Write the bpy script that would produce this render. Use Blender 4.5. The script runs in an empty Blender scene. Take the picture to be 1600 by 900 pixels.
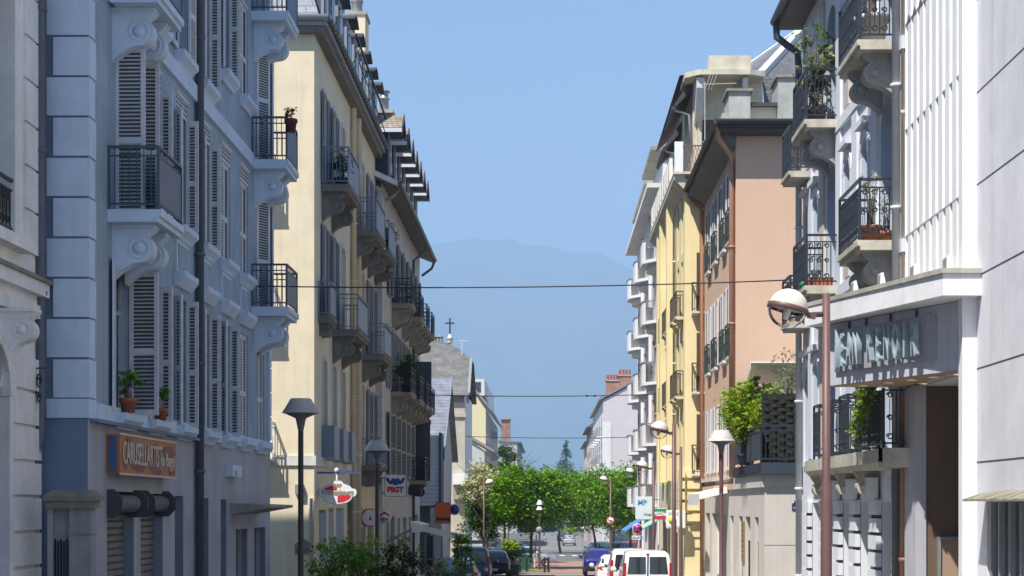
import bpy, bmesh, math, random
from mathutils import Vector, Matrix
R = math.radians
scene = bpy.context.scene
COL = scene.collection
# ---------------------------------------------------------------- camera
F, CX, CY, E = 2700.0, 853.0, 789.0, 1.75      # focal length and vanishing point measured in the photograph, eye height
cd = bpy.data.cameras.new('camera'); cam = bpy.data.objects.new('camera', cd); COL.objects.link(cam)
cd.sensor_width = 36.0; cd.lens = F / 1600 * 36; cd.shift_x = -53 / 1600; cd.shift_y = 339 / 1600
cd.clip_start = 0.2; cd.clip_end = 30000
cam.location = (0, 0, E); cam.rotation_euler = (R(90), 0, 0); scene.camera = cam
# ---------------------------------------------------------------- sky and sun
SUN = Vector((.74, 1.0, -2.0)).normalized()
wd = bpy.data.worlds.new('World'); scene.world = wd; wd.use_nodes = True
nt = wd.node_tree; bg = nt.nodes['Background']
sky = nt.nodes.new('ShaderNodeTexSky'); sky.sky_type = 'NISHITA'; sky.sun_disc = False
sky.sun_elevation = math.asin(-SUN.z); sky.sun_rotation = math.atan2(-SUN.x, -SUN.y)
sky.altitude = 400; sky.air_density = 1.0; sky.dust_density = 0.15; sky.ozone_density = 6.0
nt.links.new(sky.outputs['Color'], bg.inputs['Color']); bg.inputs['Strength'].default_value = 0.09
sd = bpy.data.lights.new('sun', 'SUN'); so = bpy.data.objects.new('sun', sd); COL.objects.link(so)
sd.energy = 4.5; sd.angle = R(.55); sd.color = (1.0, .945, .86)
so.rotation_euler = SUN.to_track_quat('-Z', 'Y').to_euler(); so.location = (-20, -20, 60)
vs = scene.view_settings; vs.view_transform = 'Standard'; vs.look = 'None'; vs.exposure = 0.88; vs.gamma = 1; vs.use_curve_mapping = False
scene.cycles.max_bounces = 6; scene.cycles.volume_bounces = 1; scene.cycles.transparent_max_bounces = 12
scene.cycles.use_denoising = True
# ---------------------------------------------------------------- helpers
W = {}                                            # world matrices of everything linked
def T(x, y, z): return Matrix.Translation((x, y, z))
def RZ(a): return Matrix.Rotation(R(a), 4, 'Z')
def link(o, parent=None, M=None):
    COL.objects.link(o); M = M or Matrix.Identity(4)
    if parent is not None:
        o.parent = parent; o.matrix_parent_inverse = W[parent.name].inverted()
    o.matrix_basis = M; W[o.name] = M
    return o
def tag(o, label=None, cat=None, group=None, kind=None):
    if label: o['label'] = label
    if cat: o['category'] = cat
    if group: o['group'] = group
    if kind: o['kind'] = kind
    return o
def thing(name, label, cat, M=None, group=None):
    o = bpy.data.objects.new(name, None); o.empty_display_size = .3
    link(o, None, M); return tag(o, label, cat, group)
def put(name, me, parent=None, M=None):
    return link(bpy.data.objects.new(name, me), parent, M)
def kids(o): return KID.get(o.name, [])
def dup(o, M, label=None, parent=None):
    """copy of a thing with its parts and their sub-parts, moved to world matrix M"""
    c = o.copy(); COL.objects.link(c)
    if parent is None:
        c.matrix_basis = M; W[c.name] = M
        if label: c['label'] = label
    else:
        c.parent = parent
    for ch in o.children: dup(ch, None, None, c)
    return c
def gz(y):                                        # the street falls away from the camera
    P = [(-200, .6), (0, 1.75), (56, 3.3), (100, 4.1), (140, 4.6), (237, 5.6), (420, 6.9), (900, 9), (18000, 20)]
    for (a, p), (b, q) in zip(P, P[1:]):
        if y <= b: return E - (p + (q - p) * (y - a) / (b - a))
    return E - 20
def hz(py, y): return E + (CY - py) * y / F       # height of image row py at depth y
def xp(px, y): return (px - CX) * y / F
def yX(px, X): return X * F / (px - CX)

class MB:
    def __init__(s): s.v = []; s.f = []; s.m = []; s.sm = []; s.mats = []
    def mi(s, m):
        if m not in s.mats: s.mats.append(m)
        return s.mats.index(m)
    def add(s, vs, fs, m, smooth=False):
        b = len(s.v); k = s.mi(m); s.v += [tuple(v) for v in vs]
        for f in fs: s.f.append([i + b for i in f]); s.m.append(k); s.sm.append(smooth)
        return s
    def box(s, x0, x1, y0, y1, z0, z1, m, M=None):
        vs = [Vector((x, y, z)) for z in (z0, z1) for y in (y0, y1) for x in (x0, x1)]
        if M: vs = [M @ v for v in vs]
        return s.add(vs, [(0, 2, 3, 1), (4, 5, 7, 6), (0, 1, 5, 4), (2, 6, 7, 3), (0, 4, 6, 2), (1, 3, 7, 5)], m)
    def quad(s, a, b, c, d, m): return s.add([a, b, c, d], [(0, 1, 2, 3)], m)
    def poly(s, pts, m): return s.add(pts, [tuple(range(len(pts)))], m)
    def prism(s, pts, off, m, smooth=False):      # closed polygon pts extruded by vector off
        n = len(pts); off = Vector(off); P = [Vector(p) for p in pts]
        return s.add(P + [p + off for p in P], [tuple(range(n))[::-1], tuple(range(n, 2 * n))] +
                     [(i, (i + 1) % n, n + (i + 1) % n, n + i) for i in range(n)], m, smooth)
    def bar(s, a, b, w, m, w2=None):              # square bar from a to b
        a, b = Vector(a), Vector(b); d = (b - a).normalized()
        u = d.cross(Vector((0, 0, 1)) if abs(d.z) < .9 else Vector((1, 0, 0))).normalized(); v = d.cross(u)
        u, v = u * w / 2, v * (w2 or w) / 2
        vs = [p + q for p in (a, b) for q in (-u - v, u - v, u + v, -u + v)]
        return s.add(vs, [(0, 3, 2, 1), (4, 5, 6, 7), (0, 1, 5, 4), (1, 2, 6, 5), (2, 3, 7, 6), (3, 0, 4, 7)], m)
    def tube(s, pts, r, m, n=8, cap=True):
        P = [Vector(p) for p in pts]; rs = r if isinstance(r, (list, tuple)) else [r] * len(P)
        vs = []; ref = None
        for i, p in enumerate(P):
            d = (P[min(i + 1, len(P) - 1)] - P[max(i - 1, 0)]).normalized()
            if ref is None: ref = d.cross(Vector((0, 0, 1)) if abs(d.z) < .9 else Vector((1, 0, 0))).normalized()
            ref = (ref - d * ref.dot(d)).normalized(); w = d.cross(ref)
            for k in range(n):
                a = 2 * math.pi * k / n; vs.append(p + (ref * math.cos(a) + w * math.sin(a)) * rs[i])
        fs = [(i * n + k, i * n + (k + 1) % n, (i + 1) * n + (k + 1) % n, (i + 1) * n + k) for i in range(len(P) - 1) for k in range(n)]
        s.add(vs, fs, m, True)
        if cap:
            b = len(s.v) - len(vs); q = s.mi(m)
            for e in (0, len(P) - 1): s.f.append([b + e * n + k for k in range(n)]); s.m.append(q); s.sm.append(False)
        return s
    def lathe(s, prof, m, c=(0, 0, 0), n=20, M=None, a0=0, a1=360):
        vs = []; full = abs(a1 - a0 - 360) < 1e-3; nn = n if full else n + 1
        for r, z in prof:
            for k in range(nn):
                a = R(a0 + (a1 - a0) * k / n); v = Vector((r * math.cos(a), r * math.sin(a), z))
                vs.append((M @ v if M else v) + Vector(c))
        fs = [(i * nn + k, i * nn + (k + 1) % nn, (i + 1) * nn + (k + 1) % nn, (i + 1) * nn + k) for i in range(len(prof) - 1) for k in range(n)]
        return s.add(vs, fs, m, True)
    def mesh(s, name):
        me = bpy.data.meshes.new(name); me.from_pydata(s.v, [], s.f)
        for m in s.mats: me.materials.append(m)
        me.polygons.foreach_set('material_index', s.m); me.polygons.foreach_set('use_smooth', s.sm)
        me.update(); return me
    def build(s, name, parent=None, M=None, world=False):
        """link as ONE object; with world=True the vertices are world coordinates and M is only the origin"""
        me = s.mesh(name)
        if world and M is not None: me.transform(M.inverted())
        return put(name, me, parent, M)
# ---------------------------------------------------------------- materials
MAT = {}
def mat(name, col, rough=.7, var=.12, scale=3.0, metal=0, bump=0, dirt=0, spec=.5, trans=0, fine=0):
    if name in MAT: return MAT[name]
    m = bpy.data.materials.new(name); m.use_nodes = True; t = m.node_tree; N = t.nodes; b = N['Principled BSDF']
    b.inputs['Roughness'].default_value = rough; b.inputs['Metallic'].default_value = metal
    b.inputs['Specular IOR Level'].default_value = spec
    tc = N.new('ShaderNodeTexCoord'); L = t.links.new
    nz = N.new('ShaderNodeTexNoise'); nz.inputs['Scale'].default_value = scale; nz.inputs['Detail'].default_value = 8; nz.inputs['Roughness'].default_value = .65
    L(tc.outputs['Object'], nz.inputs['Vector'])
    mp = N.new('ShaderNodeMapRange'); mp.inputs['From Min'].default_value = .25; mp.inputs['From Max'].default_value = .75
    mp.inputs['To Min'].default_value = 1 - var; mp.inputs['To Max'].default_value = 1 + var
    L(nz.outputs['Fac'], mp.inputs['Value'])
    mx = N.new('ShaderNodeVectorMath'); mx.operation = 'SCALE'; mx.inputs[0].default_value = col[:3]
    L(mp.outputs['Result'], mx.inputs['Scale']); out = mx.outputs['Vector']
    if dirt:                                      # rain streaks running down the surface
        mpg = N.new('ShaderNodeMapping'); mpg.inputs['Scale'].default_value = (2.2, 2.2, .16)
        L(tc.outputs['Object'], mpg.inputs['Vector'])
        n2 = N.new('ShaderNodeTexNoise'); n2.inputs['Scale'].default_value = 1.6; n2.inputs['Detail'].default_value = 7; n2.inputs['Roughness'].default_value = .7
        L(mpg.outputs['Vector'], n2.inputs['Vector'])
        rp = N.new('ShaderNodeMapRange'); rp.inputs['From Min'].default_value = .5; rp.inputs['From Max'].default_value = .78
        rp.inputs['To Min'].default_value = 0; rp.inputs['To Max'].default_value = dirt
        L(n2.outputs['Fac'], rp.inputs['Value'])
        mc = N.new('ShaderNodeMix'); mc.data_type = 'RGBA'; L(rp.outputs['Result'], mc.inputs['Factor'])
        n4 = N.new('ShaderNodeTexNoise'); n4.inputs['Scale'].default_value = .55; n4.inputs['Detail'].default_value = 9; n4.inputs['Roughness'].default_value = .72; L(tc.outputs['Object'], n4.inputs['Vector'])
        m4 = N.new('ShaderNodeMapRange'); m4.inputs['From Min'].default_value = .3; m4.inputs['From Max'].default_value = .7; m4.inputs['To Min'].default_value = 1 - dirt * .5; m4.inputs['To Max'].default_value = 1 + dirt * .2
        L(n4.outputs['Fac'], m4.inputs['Value']); v4 = N.new('ShaderNodeVectorMath'); v4.operation = 'SCALE'; L(out, v4.inputs[0]); L(m4.outputs['Result'], v4.inputs['Scale']); out = v4.outputs['Vector']
        L(out, mc.inputs[6]); mc.inputs[7].default_value = (col[0] * .42, col[1] * .40, col[2] * .37, 1); out = mc.outputs[2]
    L(out, b.inputs['Base Color'])
    if bump:
        n3 = N.new('ShaderNodeTexNoise'); n3.inputs['Scale'].default_value = fine or 40; n3.inputs['Detail'].default_value = 4
        L(tc.outputs['Object'], n3.inputs['Vector'])
        bp = N.new('ShaderNodeBump'); bp.inputs['Strength'].default_value = bump; bp.inputs['Distance'].default_value = .02
        L(n3.outputs['Fac'], bp.inputs['Height']); L(bp.outputs['Normal'], b.inputs['Normal'])
    MAT[name] = m; return m
def glow(name, col, s):
    m = bpy.data.materials.new(name); m.use_nodes = True; b = m.node_tree.nodes['Principled BSDF']
    b.inputs['Base Color'].default_value = (*col, 1); b.inputs['Emission Color'].default_value = (*col, 1); b.inputs['Emission Strength'].default_value = s
    return m
def brickmat(name, c1, c2, mortar, sx, sy, rough=.85, ms=.015, vertical=True):
    """courses of bricks, slates or tiles"""
    m = bpy.data.materials.new(name); m.use_nodes = True; t = m.node_tree; N = t.nodes; L = t.links.new; b = N['Principled BSDF']
    tc = N.new('ShaderNodeTexCoord'); sp = N.new('ShaderNodeSeparateXYZ'); L(tc.outputs['Object'], sp.inputs[0])
    ad = N.new('ShaderNodeMath'); L(sp.outputs[0], ad.inputs[0])
    if vertical: L(sp.outputs[1], ad.inputs[1])
    cb = N.new('ShaderNodeCombineXYZ'); L(ad.outputs[0], cb.inputs[0]); L(sp.outputs[2], cb.inputs[1])
    bk = N.new('ShaderNodeTexBrick'); L(cb.outputs[0], bk.inputs['Vector']); bk.inputs['Scale'].default_value = 1
    bk.inputs['Brick Width'].default_value = sx; bk.inputs['Row Height'].default_value = sy; bk.inputs['Mortar Size'].default_value = ms
    bk.inputs['Color1'].default_value = (*c1, 1); bk.inputs['Color2'].default_value = (*c2, 1); bk.inputs['Mortar'].default_value = (*mortar, 1)
    nz = N.new('ShaderNodeTexNoise'); nz.inputs['Scale'].default_value = 1.3; nz.inputs['Detail'].default_value = 8; L(tc.outputs['Object'], nz.inputs['Vector'])
    mp = N.new('ShaderNodeMapRange'); mp.inputs['From Min'].default_value = .3; mp.inputs['From Max'].default_value = .7; mp.inputs['To Min'].default_value = .72; mp.inputs['To Max'].default_value = 1.25
    L(nz.outputs['Fac'], mp.inputs['Value']); vm = N.new('ShaderNodeVectorMath'); vm.operation = 'SCALE'
    L(bk.outputs['Color'], vm.inputs[0]); L(mp.outputs['Result'], vm.inputs['Scale']); L(vm.outputs['Vector'], b.inputs['Base Color'])
    b.inputs['Roughness'].default_value = rough
    bp = N.new('ShaderNodeBump'); bp.inputs['Strength'].default_value = .4; bp.inputs['Distance'].default_value = .02; L(bk.outputs['Fac'], bp.inputs['Height']); bp.invert = True
    L(bp.outputs['Normal'], b.inputs['Normal']); MAT[name] = m; return m
def leafmat(name, c1, c2, tr=.28):
    m = bpy.data.materials.new(name); m.use_nodes = True; t = m.node_tree; N = t.nodes; L = t.links.new; b = N['Principled BSDF']
    g = N.new('ShaderNodeNewGeometry'); cr = N.new('ShaderNodeMix'); cr.data_type = 'RGBA'
    L(g.outputs['Random Per Island'], cr.inputs['Factor']); cr.inputs[6].default_value = (*c1, 1); cr.inputs[7].default_value = (*c2, 1)
    L(cr.outputs[2], b.inputs['Base Color']); b.inputs['Roughness'].default_value = .7; b.inputs['Specular IOR Level'].default_value = .04
    tl = N.new('ShaderNodeBsdfTranslucent'); L(cr.outputs[2], tl.inputs['Color'])
    ms = N.new('ShaderNodeMixShader'); ms.inputs[0].default_value = tr; L(b.outputs[0], ms.inputs[1]); L(tl.outputs[0], ms.inputs[2])
    L(ms.outputs[0], N['Material Output'].inputs['Surface']); MAT[name] = m; return m
def glassmat(name, tint=(.03, .04, .05), rough=.06):
    m = bpy.data.materials.new(name); m.use_nodes = True; t = m.node_tree; b = t.nodes['Principled BSDF']
    b.inputs['Base Color'].default_value = (*tint, 1); b.inputs['Roughness'].default_value = rough; b.inputs['Specular IOR Level'].default_value = .6
    MAT[name] = m; return m
HAZE = 1.75e-4
# ---------------------------------------------------------------- ground, road, pavements
asphalt = mat('asphalt', (.12, .12, .12), .9, .18, 1.2, bump=.25)
asph_far = mat('old asphalt', (.17, .17, .17), .9, .12, .5, bump=.2)
paving = mat('paving', (.33, .32, .30), .85, .15, 2, bump=.2)
kerbm = mat('kerb stone', (.32, .31, .29), .8, .15, 3)
redpave = mat('red paving', (.30, .17, .13), .85, .18, 1.5, bump=.25)
paint = mat('road paint', (.72, .72, .70), .7, .12, 5)
earth = mat('ground', (.12, .115, .09), .95, .25, .05)
grassm = mat('dry grass', (.16, .17, .06), .95, .3, 6, bump=.6)
YS = [-30, -10, 0, 15, 30, 45, 56, 70, 85, 100, 103, 120, 140, 170, 200, 237, 300, 420, 600, 900]
def strip(x0, x1, ys, dz, m, t=0):
    b = MB(); vs = []; fs = []
    for y in ys: vs += [(x0, y, gz(y) + dz), (x1, y, gz(y) + dz)]
    fs = [(2 * i, 2 * i + 1, 2 * i + 3, 2 * i + 2) for i in range(len(ys) - 1)]
    b.add(vs, fs, m)
    if t:
        for k in (0, 1):
            n = len(b.v); vv = []
            for y in ys:
                x = (x0, x1)[k]; vv += [(x, y, gz(y) + dz), (x, y, gz(y) + dz - t)]
            b.add(vv, fs, m)
        for y in (ys[0], ys[-1]): b.quad((x0, y, gz(y) + dz), (x1, y, gz(y) + dz), (x1, y, gz(y) + dz - t), (x0, y, gz(y) + dz - t), m)
    return b
def rng(a, b): return [a] + [y for y in YS if a < y < b] + [b]
g = MB(); yy = YS + [1500, 3000, 6000, 9000, 18000]
xs = [-14000, -800, -60, 60, 800, 14000]
g.add([(x, y, gz(y) - .012) for y in yy for x in xs], [(j * 6 + i, j * 6 + i + 1, (j + 1) * 6 + i + 1, (j + 1) * 6 + i) for j in range(len(yy) - 1) for i in range(5)], earth)
tag(g.build('ground'), kind='structure')
tag(strip(-9, 9, rng(-30, 103), -.004, asphalt).build('road'), kind='structure')
tag(strip(-30, -9, rng(44.5, 52), -.004, asphalt).build('side_road'), kind='structure')
tag(strip(9, 30, rng(41.5, 47.5), -.004, asphalt).build('side_road'), kind='structure')
tag(strip(-26, 26, rng(103.9, 141), .03, redpave).build('plaza_paving'), kind='structure')
tag(strip(-26, 26, rng(141, 200), 0, asphalt).build('cross_road'), kind='structure')
tag(strip(-3.0, 7.0, rng(200, 900), .0, asph_far).build('far_road'), kind='structure')
for a, b_, x0, x1 in ((-30, 44, -7.9, -4.75), (52.3, 102, -7.2, -4.75), (-30, 41, 4.15, 6.4), (48, 102, 4.15, 6.4)):
    tag(strip(x0, x1, rng(a, b_), .12, paving, .14).build('pavement'), kind='structure')
    k = -4.75 if x0 < 0 else 4.0
    tag(strip(k, k + .15, rng(a, b_), .124, kerbm, .14).build('kerb'), kind='structure')
tag(strip(-2.6, 3.4, [103.0, 103.7], .004, paint).build('road_marking'), kind='structure')
for x in (-1.1, .1, 1.3, 2.5):
    tag(strip(x, x + .5, [165, 168], .006, paint).build('road_marking'), kind='structure')
tag(strip(-3.4, .3, [107, 110, 113], .05, grassm).build('grass_verge'), kind='stuff')
# ---------------------------------------------------------------- mountain and air
rock = mat('forested mountain', (.06, .08, .05), 1, .75, .0009)
mt = MB(); random.seed(4); D = 14000
pr = [(-600, 520), (0, 470), (300, 420), (500, 388), (660, 374), (730, 371), (800, 374), (850, 380), (900, 388), (950, 395), (1000, 420), (1050, 450), (1150, 500), (1300, 560), (1600, 640), (2200, 730)]
n = 140; vs = []
def ridge(px):
    for (a, p), (b, q) in zip(pr, pr[1:]):
        if px <= b: return p + (q - p) * (px - a) / (b - a)
    return 730
for i in range(n + 1):
    px = -600 + 2800 * i / n; x = xp(px, D); h = max(0, (CY - ridge(px)) * D / F) + random.uniform(-9, 9)
    for k, (dy, f) in enumerate(((-5200, 0), (-4000, .16), (-2800, .38), (-1600, .62), (-700, .84), (0, 1), (1000, .8), (3000, 0))):
        vs.append((x * (1 + dy / D * .2), D + dy + random.uniform(-180, 180), E - 20 + h * f * (1 + .10 * math.sin(i * .9 + k * 2) * (1 - f) * (f > 0)) + (0 if f in (0, 1) else random.uniform(-40, 40))))
mt.add(vs, [(i * 8 + k, i * 8 + k + 1, i * 8 + 9 + k, i * 8 + 8 + k) for i in range(n) for k in range(7)], rock, True)
tag(mt.build('mountain'), kind='structure')
hz_m = bpy.data.materials.new('haze'); hz_m.use_nodes = True; t = hz_m.node_tree; t.nodes.remove(t.nodes['Principled BSDF'])
pv = t.nodes.new('ShaderNodeVolumePrincipled'); pv.inputs['Color'].default_value = (.45, .65, .90, 1); pv.inputs['Density'].default_value = HAZE
pv.inputs['Anisotropy'].default_value = -.12; t.links.new(pv.outputs[0], t.nodes['Material Output'].inputs['Volume'])
b = MB(); b.box(-14500, 14500, -260, 18200, E - 24, 2400, hz_m); tag(b.build('haze'), kind='stuff')
# ---------------------------------------------------------------- palette
glass = glassmat('window glass'); darkin = mat('dark interior', (.02, .02, .022), .9)
white = mat('white paint', (.74, .74, .72), .55, .08, 4); offwhite = mat('aged white paint', (.62, .61, .57), .65, .12, 5, dirt=.25)
iron = mat('black iron', (.018, .02, .024), .45, .2, 8); zinc = mat('zinc', (.30, .32, .34), .45, .15, 3, metal=.4)
zincd = mat('dark gutter', (.10, .10, .105), .5, .2, 4, metal=.3); lead = mat('grey metal', (.22, .24, .26), .5, .12, 4)
terra = mat('terracotta', (.34, .11, .05), .8, .2, 8); concrete = mat('weathered concrete', (.40, .38, .33), .85, .18, 3, dirt=.7, bump=.15)
slate = brickmat('slate roof', (.11, .115, .125), (.16, .165, .17), (.06, .06, .065), .28, .14, .6)
slateb = brickmat('blue slate', (.17, .19, .23), (.21, .23, .28), (.09, .1, .12), .5, .22, .5)
shingle = brickmat('brown shingles', (.22, .19, .16), (.30, .26, .22), (.10, .09, .08), .22, .12, .85)
brick = brickmat('red brick', (.30, .09, .055), (.36, .13, .08), (.32, .27, .22), .22, .075, .9, .012)
wood = mat('eave boards', (.17, .16, .15), .8, .2, 3, dirt=.4)
# ---------------------------------------------------------------- walls with openings
def PL(X): return lambda u, n, z: (X + n, u, z)      # left side of the street, facing +X
def PR(X): return lambda u, n, z: (X - n, u, z)      # right side, facing -X
def PF(Y): return lambda u, n, z: (u, Y - n, z)      # facing the camera
def FL(X, y, z): return T(X, y, z) @ RZ(-90)         # local frames: y outward
def FR(X, y, z): return T(X, y, z) @ RZ(90)
def FF(x, Y, z): return T(x, Y, z) @ RZ(180)
def wall(mb, P, u0, u1, z0, z1, holes, m, rec=.2, rm=None, rise=0):
    """sheet with openings (u0,u1,z0,z1[,arch rise]) and their reveals"""
    hs = [(h + (rise,))[:5] if len(h) == 4 else h for h in holes]
    us = sorted({u0, u1, *[v for h in hs for v in h[:2] if u0 < v < u1]}); zs = sorted({z0, z1, *[v for h in hs for v in h[2:4] if z0 < v < z1]})
    for a, b in zip(us, us[1:]):
        for c, d in zip(zs, zs[1:]):
            mu, mz = (a + b) / 2, (c + d) / 2
            if any(h[0] < mu < h[1] and h[2] < mz < h[3] for h in hs): continue
            mb.quad(P(a, 0, c), P(b, 0, c), P(b, 0, d), P(a, 0, d), m)
    rm = rm or m
    for a, b, c, d, r in hs:
        mb.quad(P(a, 0, c), P(a, -rec, c), P(a, -rec, d - r), P(a, 0, d - r), rm); mb.quad(P(b, 0, c), P(b, -rec, c), P(b, -rec, d - r), P(b, 0, d - r), rm)
        mb.quad(P(a, 0, c), P(b, 0, c), P(b, -rec, c), P(a, -rec, c), rm)
        if not r: mb.quad(P(a, 0, d), P(b, 0, d), P(b, -rec, d), P(a, -rec, d), rm)
        else:
            k = 10; A = [(a + (b - a) * (1 - math.cos(math.pi * i / k)) / 2, d - r + r * math.sin(math.pi * i / k)) for i in range(k + 1)]
            for (p, q), (s_, t_) in zip(A, A[1:]):
                mb.quad(P(p, 0, q), P(s_, 0, t_), P(s_, -rec, t_), P(p, -rec, q), rm); mb.quad(P(p, 0, q), P(s_, 0, t_), P(s_, 0, d), P(p, 0, d), m)
def rbox(mb, P, u0, u1, n0, n1, z0, z1, m):
    vs = [P(u, n, z) for z in (z0, z1) for n in (n0, n1) for u in (u0, u1)]
    mb.add(vs, [(0, 2, 3, 1), (4, 5, 7, 6), (0, 1, 5, 4), (2, 6, 7, 3), (0, 4, 6, 2), (1, 3, 7, 5)], m)
# ---------------------------------------------------------------- windows and shutters (local: x along wall, y outward, z up)
CA = {}
def cached(key, fn):
    if key not in CA: CA[key] = fn()
    return CA[key]
def shutter_me(w, h, m, slats=True):
    def f():
        b = MB(); t = .045; s = .07
        b.box(0, s, -t / 2, t / 2, 0, h, m); b.box(w - s, w, -t / 2, t / 2, 0, h, m)
        rails = [0, h * .42, h - .1] if h > 1.2 else [0, h - .1]
        for z in rails: b.box(s, w - s, -t / 2 + .002, t / 2 - .002, z, z + .1, m)
        for z0, z1 in zip(rails, rails[1:]):
            n = max(3, int((z1 - z0 - .1) / .062)); st = (z1 - z0 - .1) / n
            for i in range(n):
                z = z0 + .1 + st * i
                b.quad((s, -.018, z + st * .98), (w - s, -.018, z + st * .98), (w - s, .018, z + st * .22), (s, .018, z + st * .22), m)
        b.box(s, w - s, -.002, .002, .1, h - .1, mat('slat shade backing', (.075, .08, .095), .9))  # dark sheet stands in for the shade between the slats
        return b.mesh('shutter')
    return cached(('sh', round(w, 2), round(h, 2), m.name), f)
def window_me(w, h, m, rec, rise=0, door=False):
    def f():
        b = MB(); t = .07; y0, y1 = -rec - .03, -rec + .05
        for x0, x1 in ((-w / 2, -w / 2 + t), (w / 2 - t, w / 2), (-.045, .045)): b.box(x0, x1, y0, y1, 0, h, m)
        for z in (0, h - t, h * .68): b.box(-w / 2 + t, w / 2 - t, y0 + .003, y1 - .003, z, z + t, m)
        return b.mesh('window')
    return cached(('w', round(w, 2), round(h, 2), m.name, rec), f)
def pane_me(w, h, rec):
    def f():
        b = MB(); b.box(-w / 2 + .02, w / 2 - .02, -rec - .02, -rec + .004, .02, h - .02, glass); return b.mesh('pane')
    return cached(('p', round(w, 2), round(h, 2), rec), f)
def window(par, M, w, h, fm, sm=None, mode=None, rec=.2, door=False, lam=None, sill=None):
    """mode: closed | flat (folded back on the wall) | fold (standing out from the wall) | one"""
    o = put('door' if door else 'window', window_me(w, h, fm, rec), par, M)
    put('pane', pane_me(w, h, rec), o, M)
    lh = h - (.38 if lam else 0)
    if mode:
        sh = shutter_me(w / (4 if mode in ('fold', 'half') else 2) - .01, lh, sm); y = -.06
        ang = {'closed': (0, 0), 'flat': (177, -177), 'fold': (88, -135), 'b1': (84, -168), 'perp': (92, -92), 'one': (0, -110), 'ajar': (38, -30), 'half': (84, -150), 'wide': (150, -165)}[mode]
        yy = y if mode in ('closed',) else (.035 if mode in ('flat', 'wide') else -.02)
        put('shutter', sh, o, M @ T(-w / 2 + .005, yy, 0.01) @ Matrix.Rotation(R(ang[0]), 4, 'Z') )
        put('shutter', sh, o, M @ T(w / 2 - .005, yy, 0.01) @ Matrix.Rotation(R(180 + ang[1]), 4, 'Z'))
    if lam:
        def f():
            b = MB(); b.box(-w / 2, w / 2, -.03, .0, 0, .36, lam); k = int(w / .11)
            for i in range(k):
                x = -w / 2 + w * (i + .5) / k
                for z in (.06, .15, .24): b.box(x - .028, x + .028, -.002, .004, z, z + .055, darkin)
            b.box(-w / 2 - .03, w / 2 + .03, -.03, .03, .33, .38, lam); return b.mesh('lambrequin')
        put('lambrequin', cached(('lam', w, lam.name), f), o, M @ T(0, 0, h - .38))
    if sill:
        def g_():
            b = MB(); b.prism([(-w / 2 - .14, -.1, 0), (-w / 2 - .14, .2, 0), (-w / 2 - .14, .2, -.11), (-w / 2 - .14, .1, -.2), (-w / 2 - .14, .06, -.26), (-w / 2 - .14, -.1, -.26)], (w + .28, 0, 0), sill)
            return b.mesh('sill')
        put('sill', cached(('sill', w, sill.name), g_), o, M)
    return o
# ---------------------------------------------------------------- balconies (local: x along wall, y outward 0..d, z 0 = slab top)
def curl(b, c, r, m, plane, turns=1.4, t=.012):
    pts = []
    for i in range(15):
        a = turns * 2 * math.pi * i / 14; q = r * (1 - .62 * i / 14)
        p = Vector(c) + (Vector((q * math.cos(a), 0, q * math.sin(a))) if plane == 'x' else Vector((0, q * math.cos(a), q * math.sin(a))))
        pts.append(p)
    b.tube(pts, t, m, 4, False)
def rail_me(L, d, style, m, m2=None, h=1.0):
    def f():
        b = MB(); x0, x1, y1 = -L / 2 + .03, L / 2 - .03, d - .05
        path = [((x0, .0), (x0, y1), 'y'), ((x0, y1), (x1, y1), 'x'), ((x1, y1), (x1, 0), 'y')]
        for z, t in ((h, .045), (.09, .03)) + (((h - .14, .025),) if style in ('plain', 'ornate', 'panel') else ()):
            for p, q, ax in path: b.bar((*p, z), (*q, z), t, m)
        for x in (x0, x1):
            b.bar((x, y1, 0), (x, y1, h), .045, m); b.bar((x, .02, 0), (x, .02, h), .03, m)
        for p, q, ax in path:
            l = math.dist(p, q); front = ax == 'x'
            if style == 'panel' and front:
                b.box(x0 + .02, x1 - .02, y1 - .008, y1 + .008, .12, h - .16, m2)
                k = int(l / .16)
                for i in range(1, k): b.bar((x0 + l * i / k, y1, h - .14), (x0 + l * i / k, y1, h), .014, m)
                continue
            st = .115 if style in ('plain', 'panel') else .15
            k = max(2, int(l / st))
            for i in range(1, k):
                x, y = p[0] + (q[0] - p[0]) * i / k, p[1] + (q[1] - p[1]) * i / k
                b.bar((x, y, .09), (x, y, h - (.14 if style == 'ornate' else 0)), .016 if style != 'ornate' else .02, m)
                if style == 'ornate':
                    dx, dy = (q[0] - p[0]) / k / 2, (q[1] - p[1]) / k / 2
                    for z, r in ((h - .22, .055), (.2, .06), (.52, .05)): curl(b, (x + dx, y + dy, z), r, m, ax, 1.3)
                    b.bar((x + dx, y + dy, .28), (x + dx, y + dy, h - .28), .012, m)
                elif style == 'plain' and i % 2 == 0: curl(b, (x, y, h - .07), .045, m, ax, 1.1, .008)
        return b.mesh('railing')
    return cached(('rail', round(L, 2), round(d, 2), style, m.name, m2 and m2.name, h), f)
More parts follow.
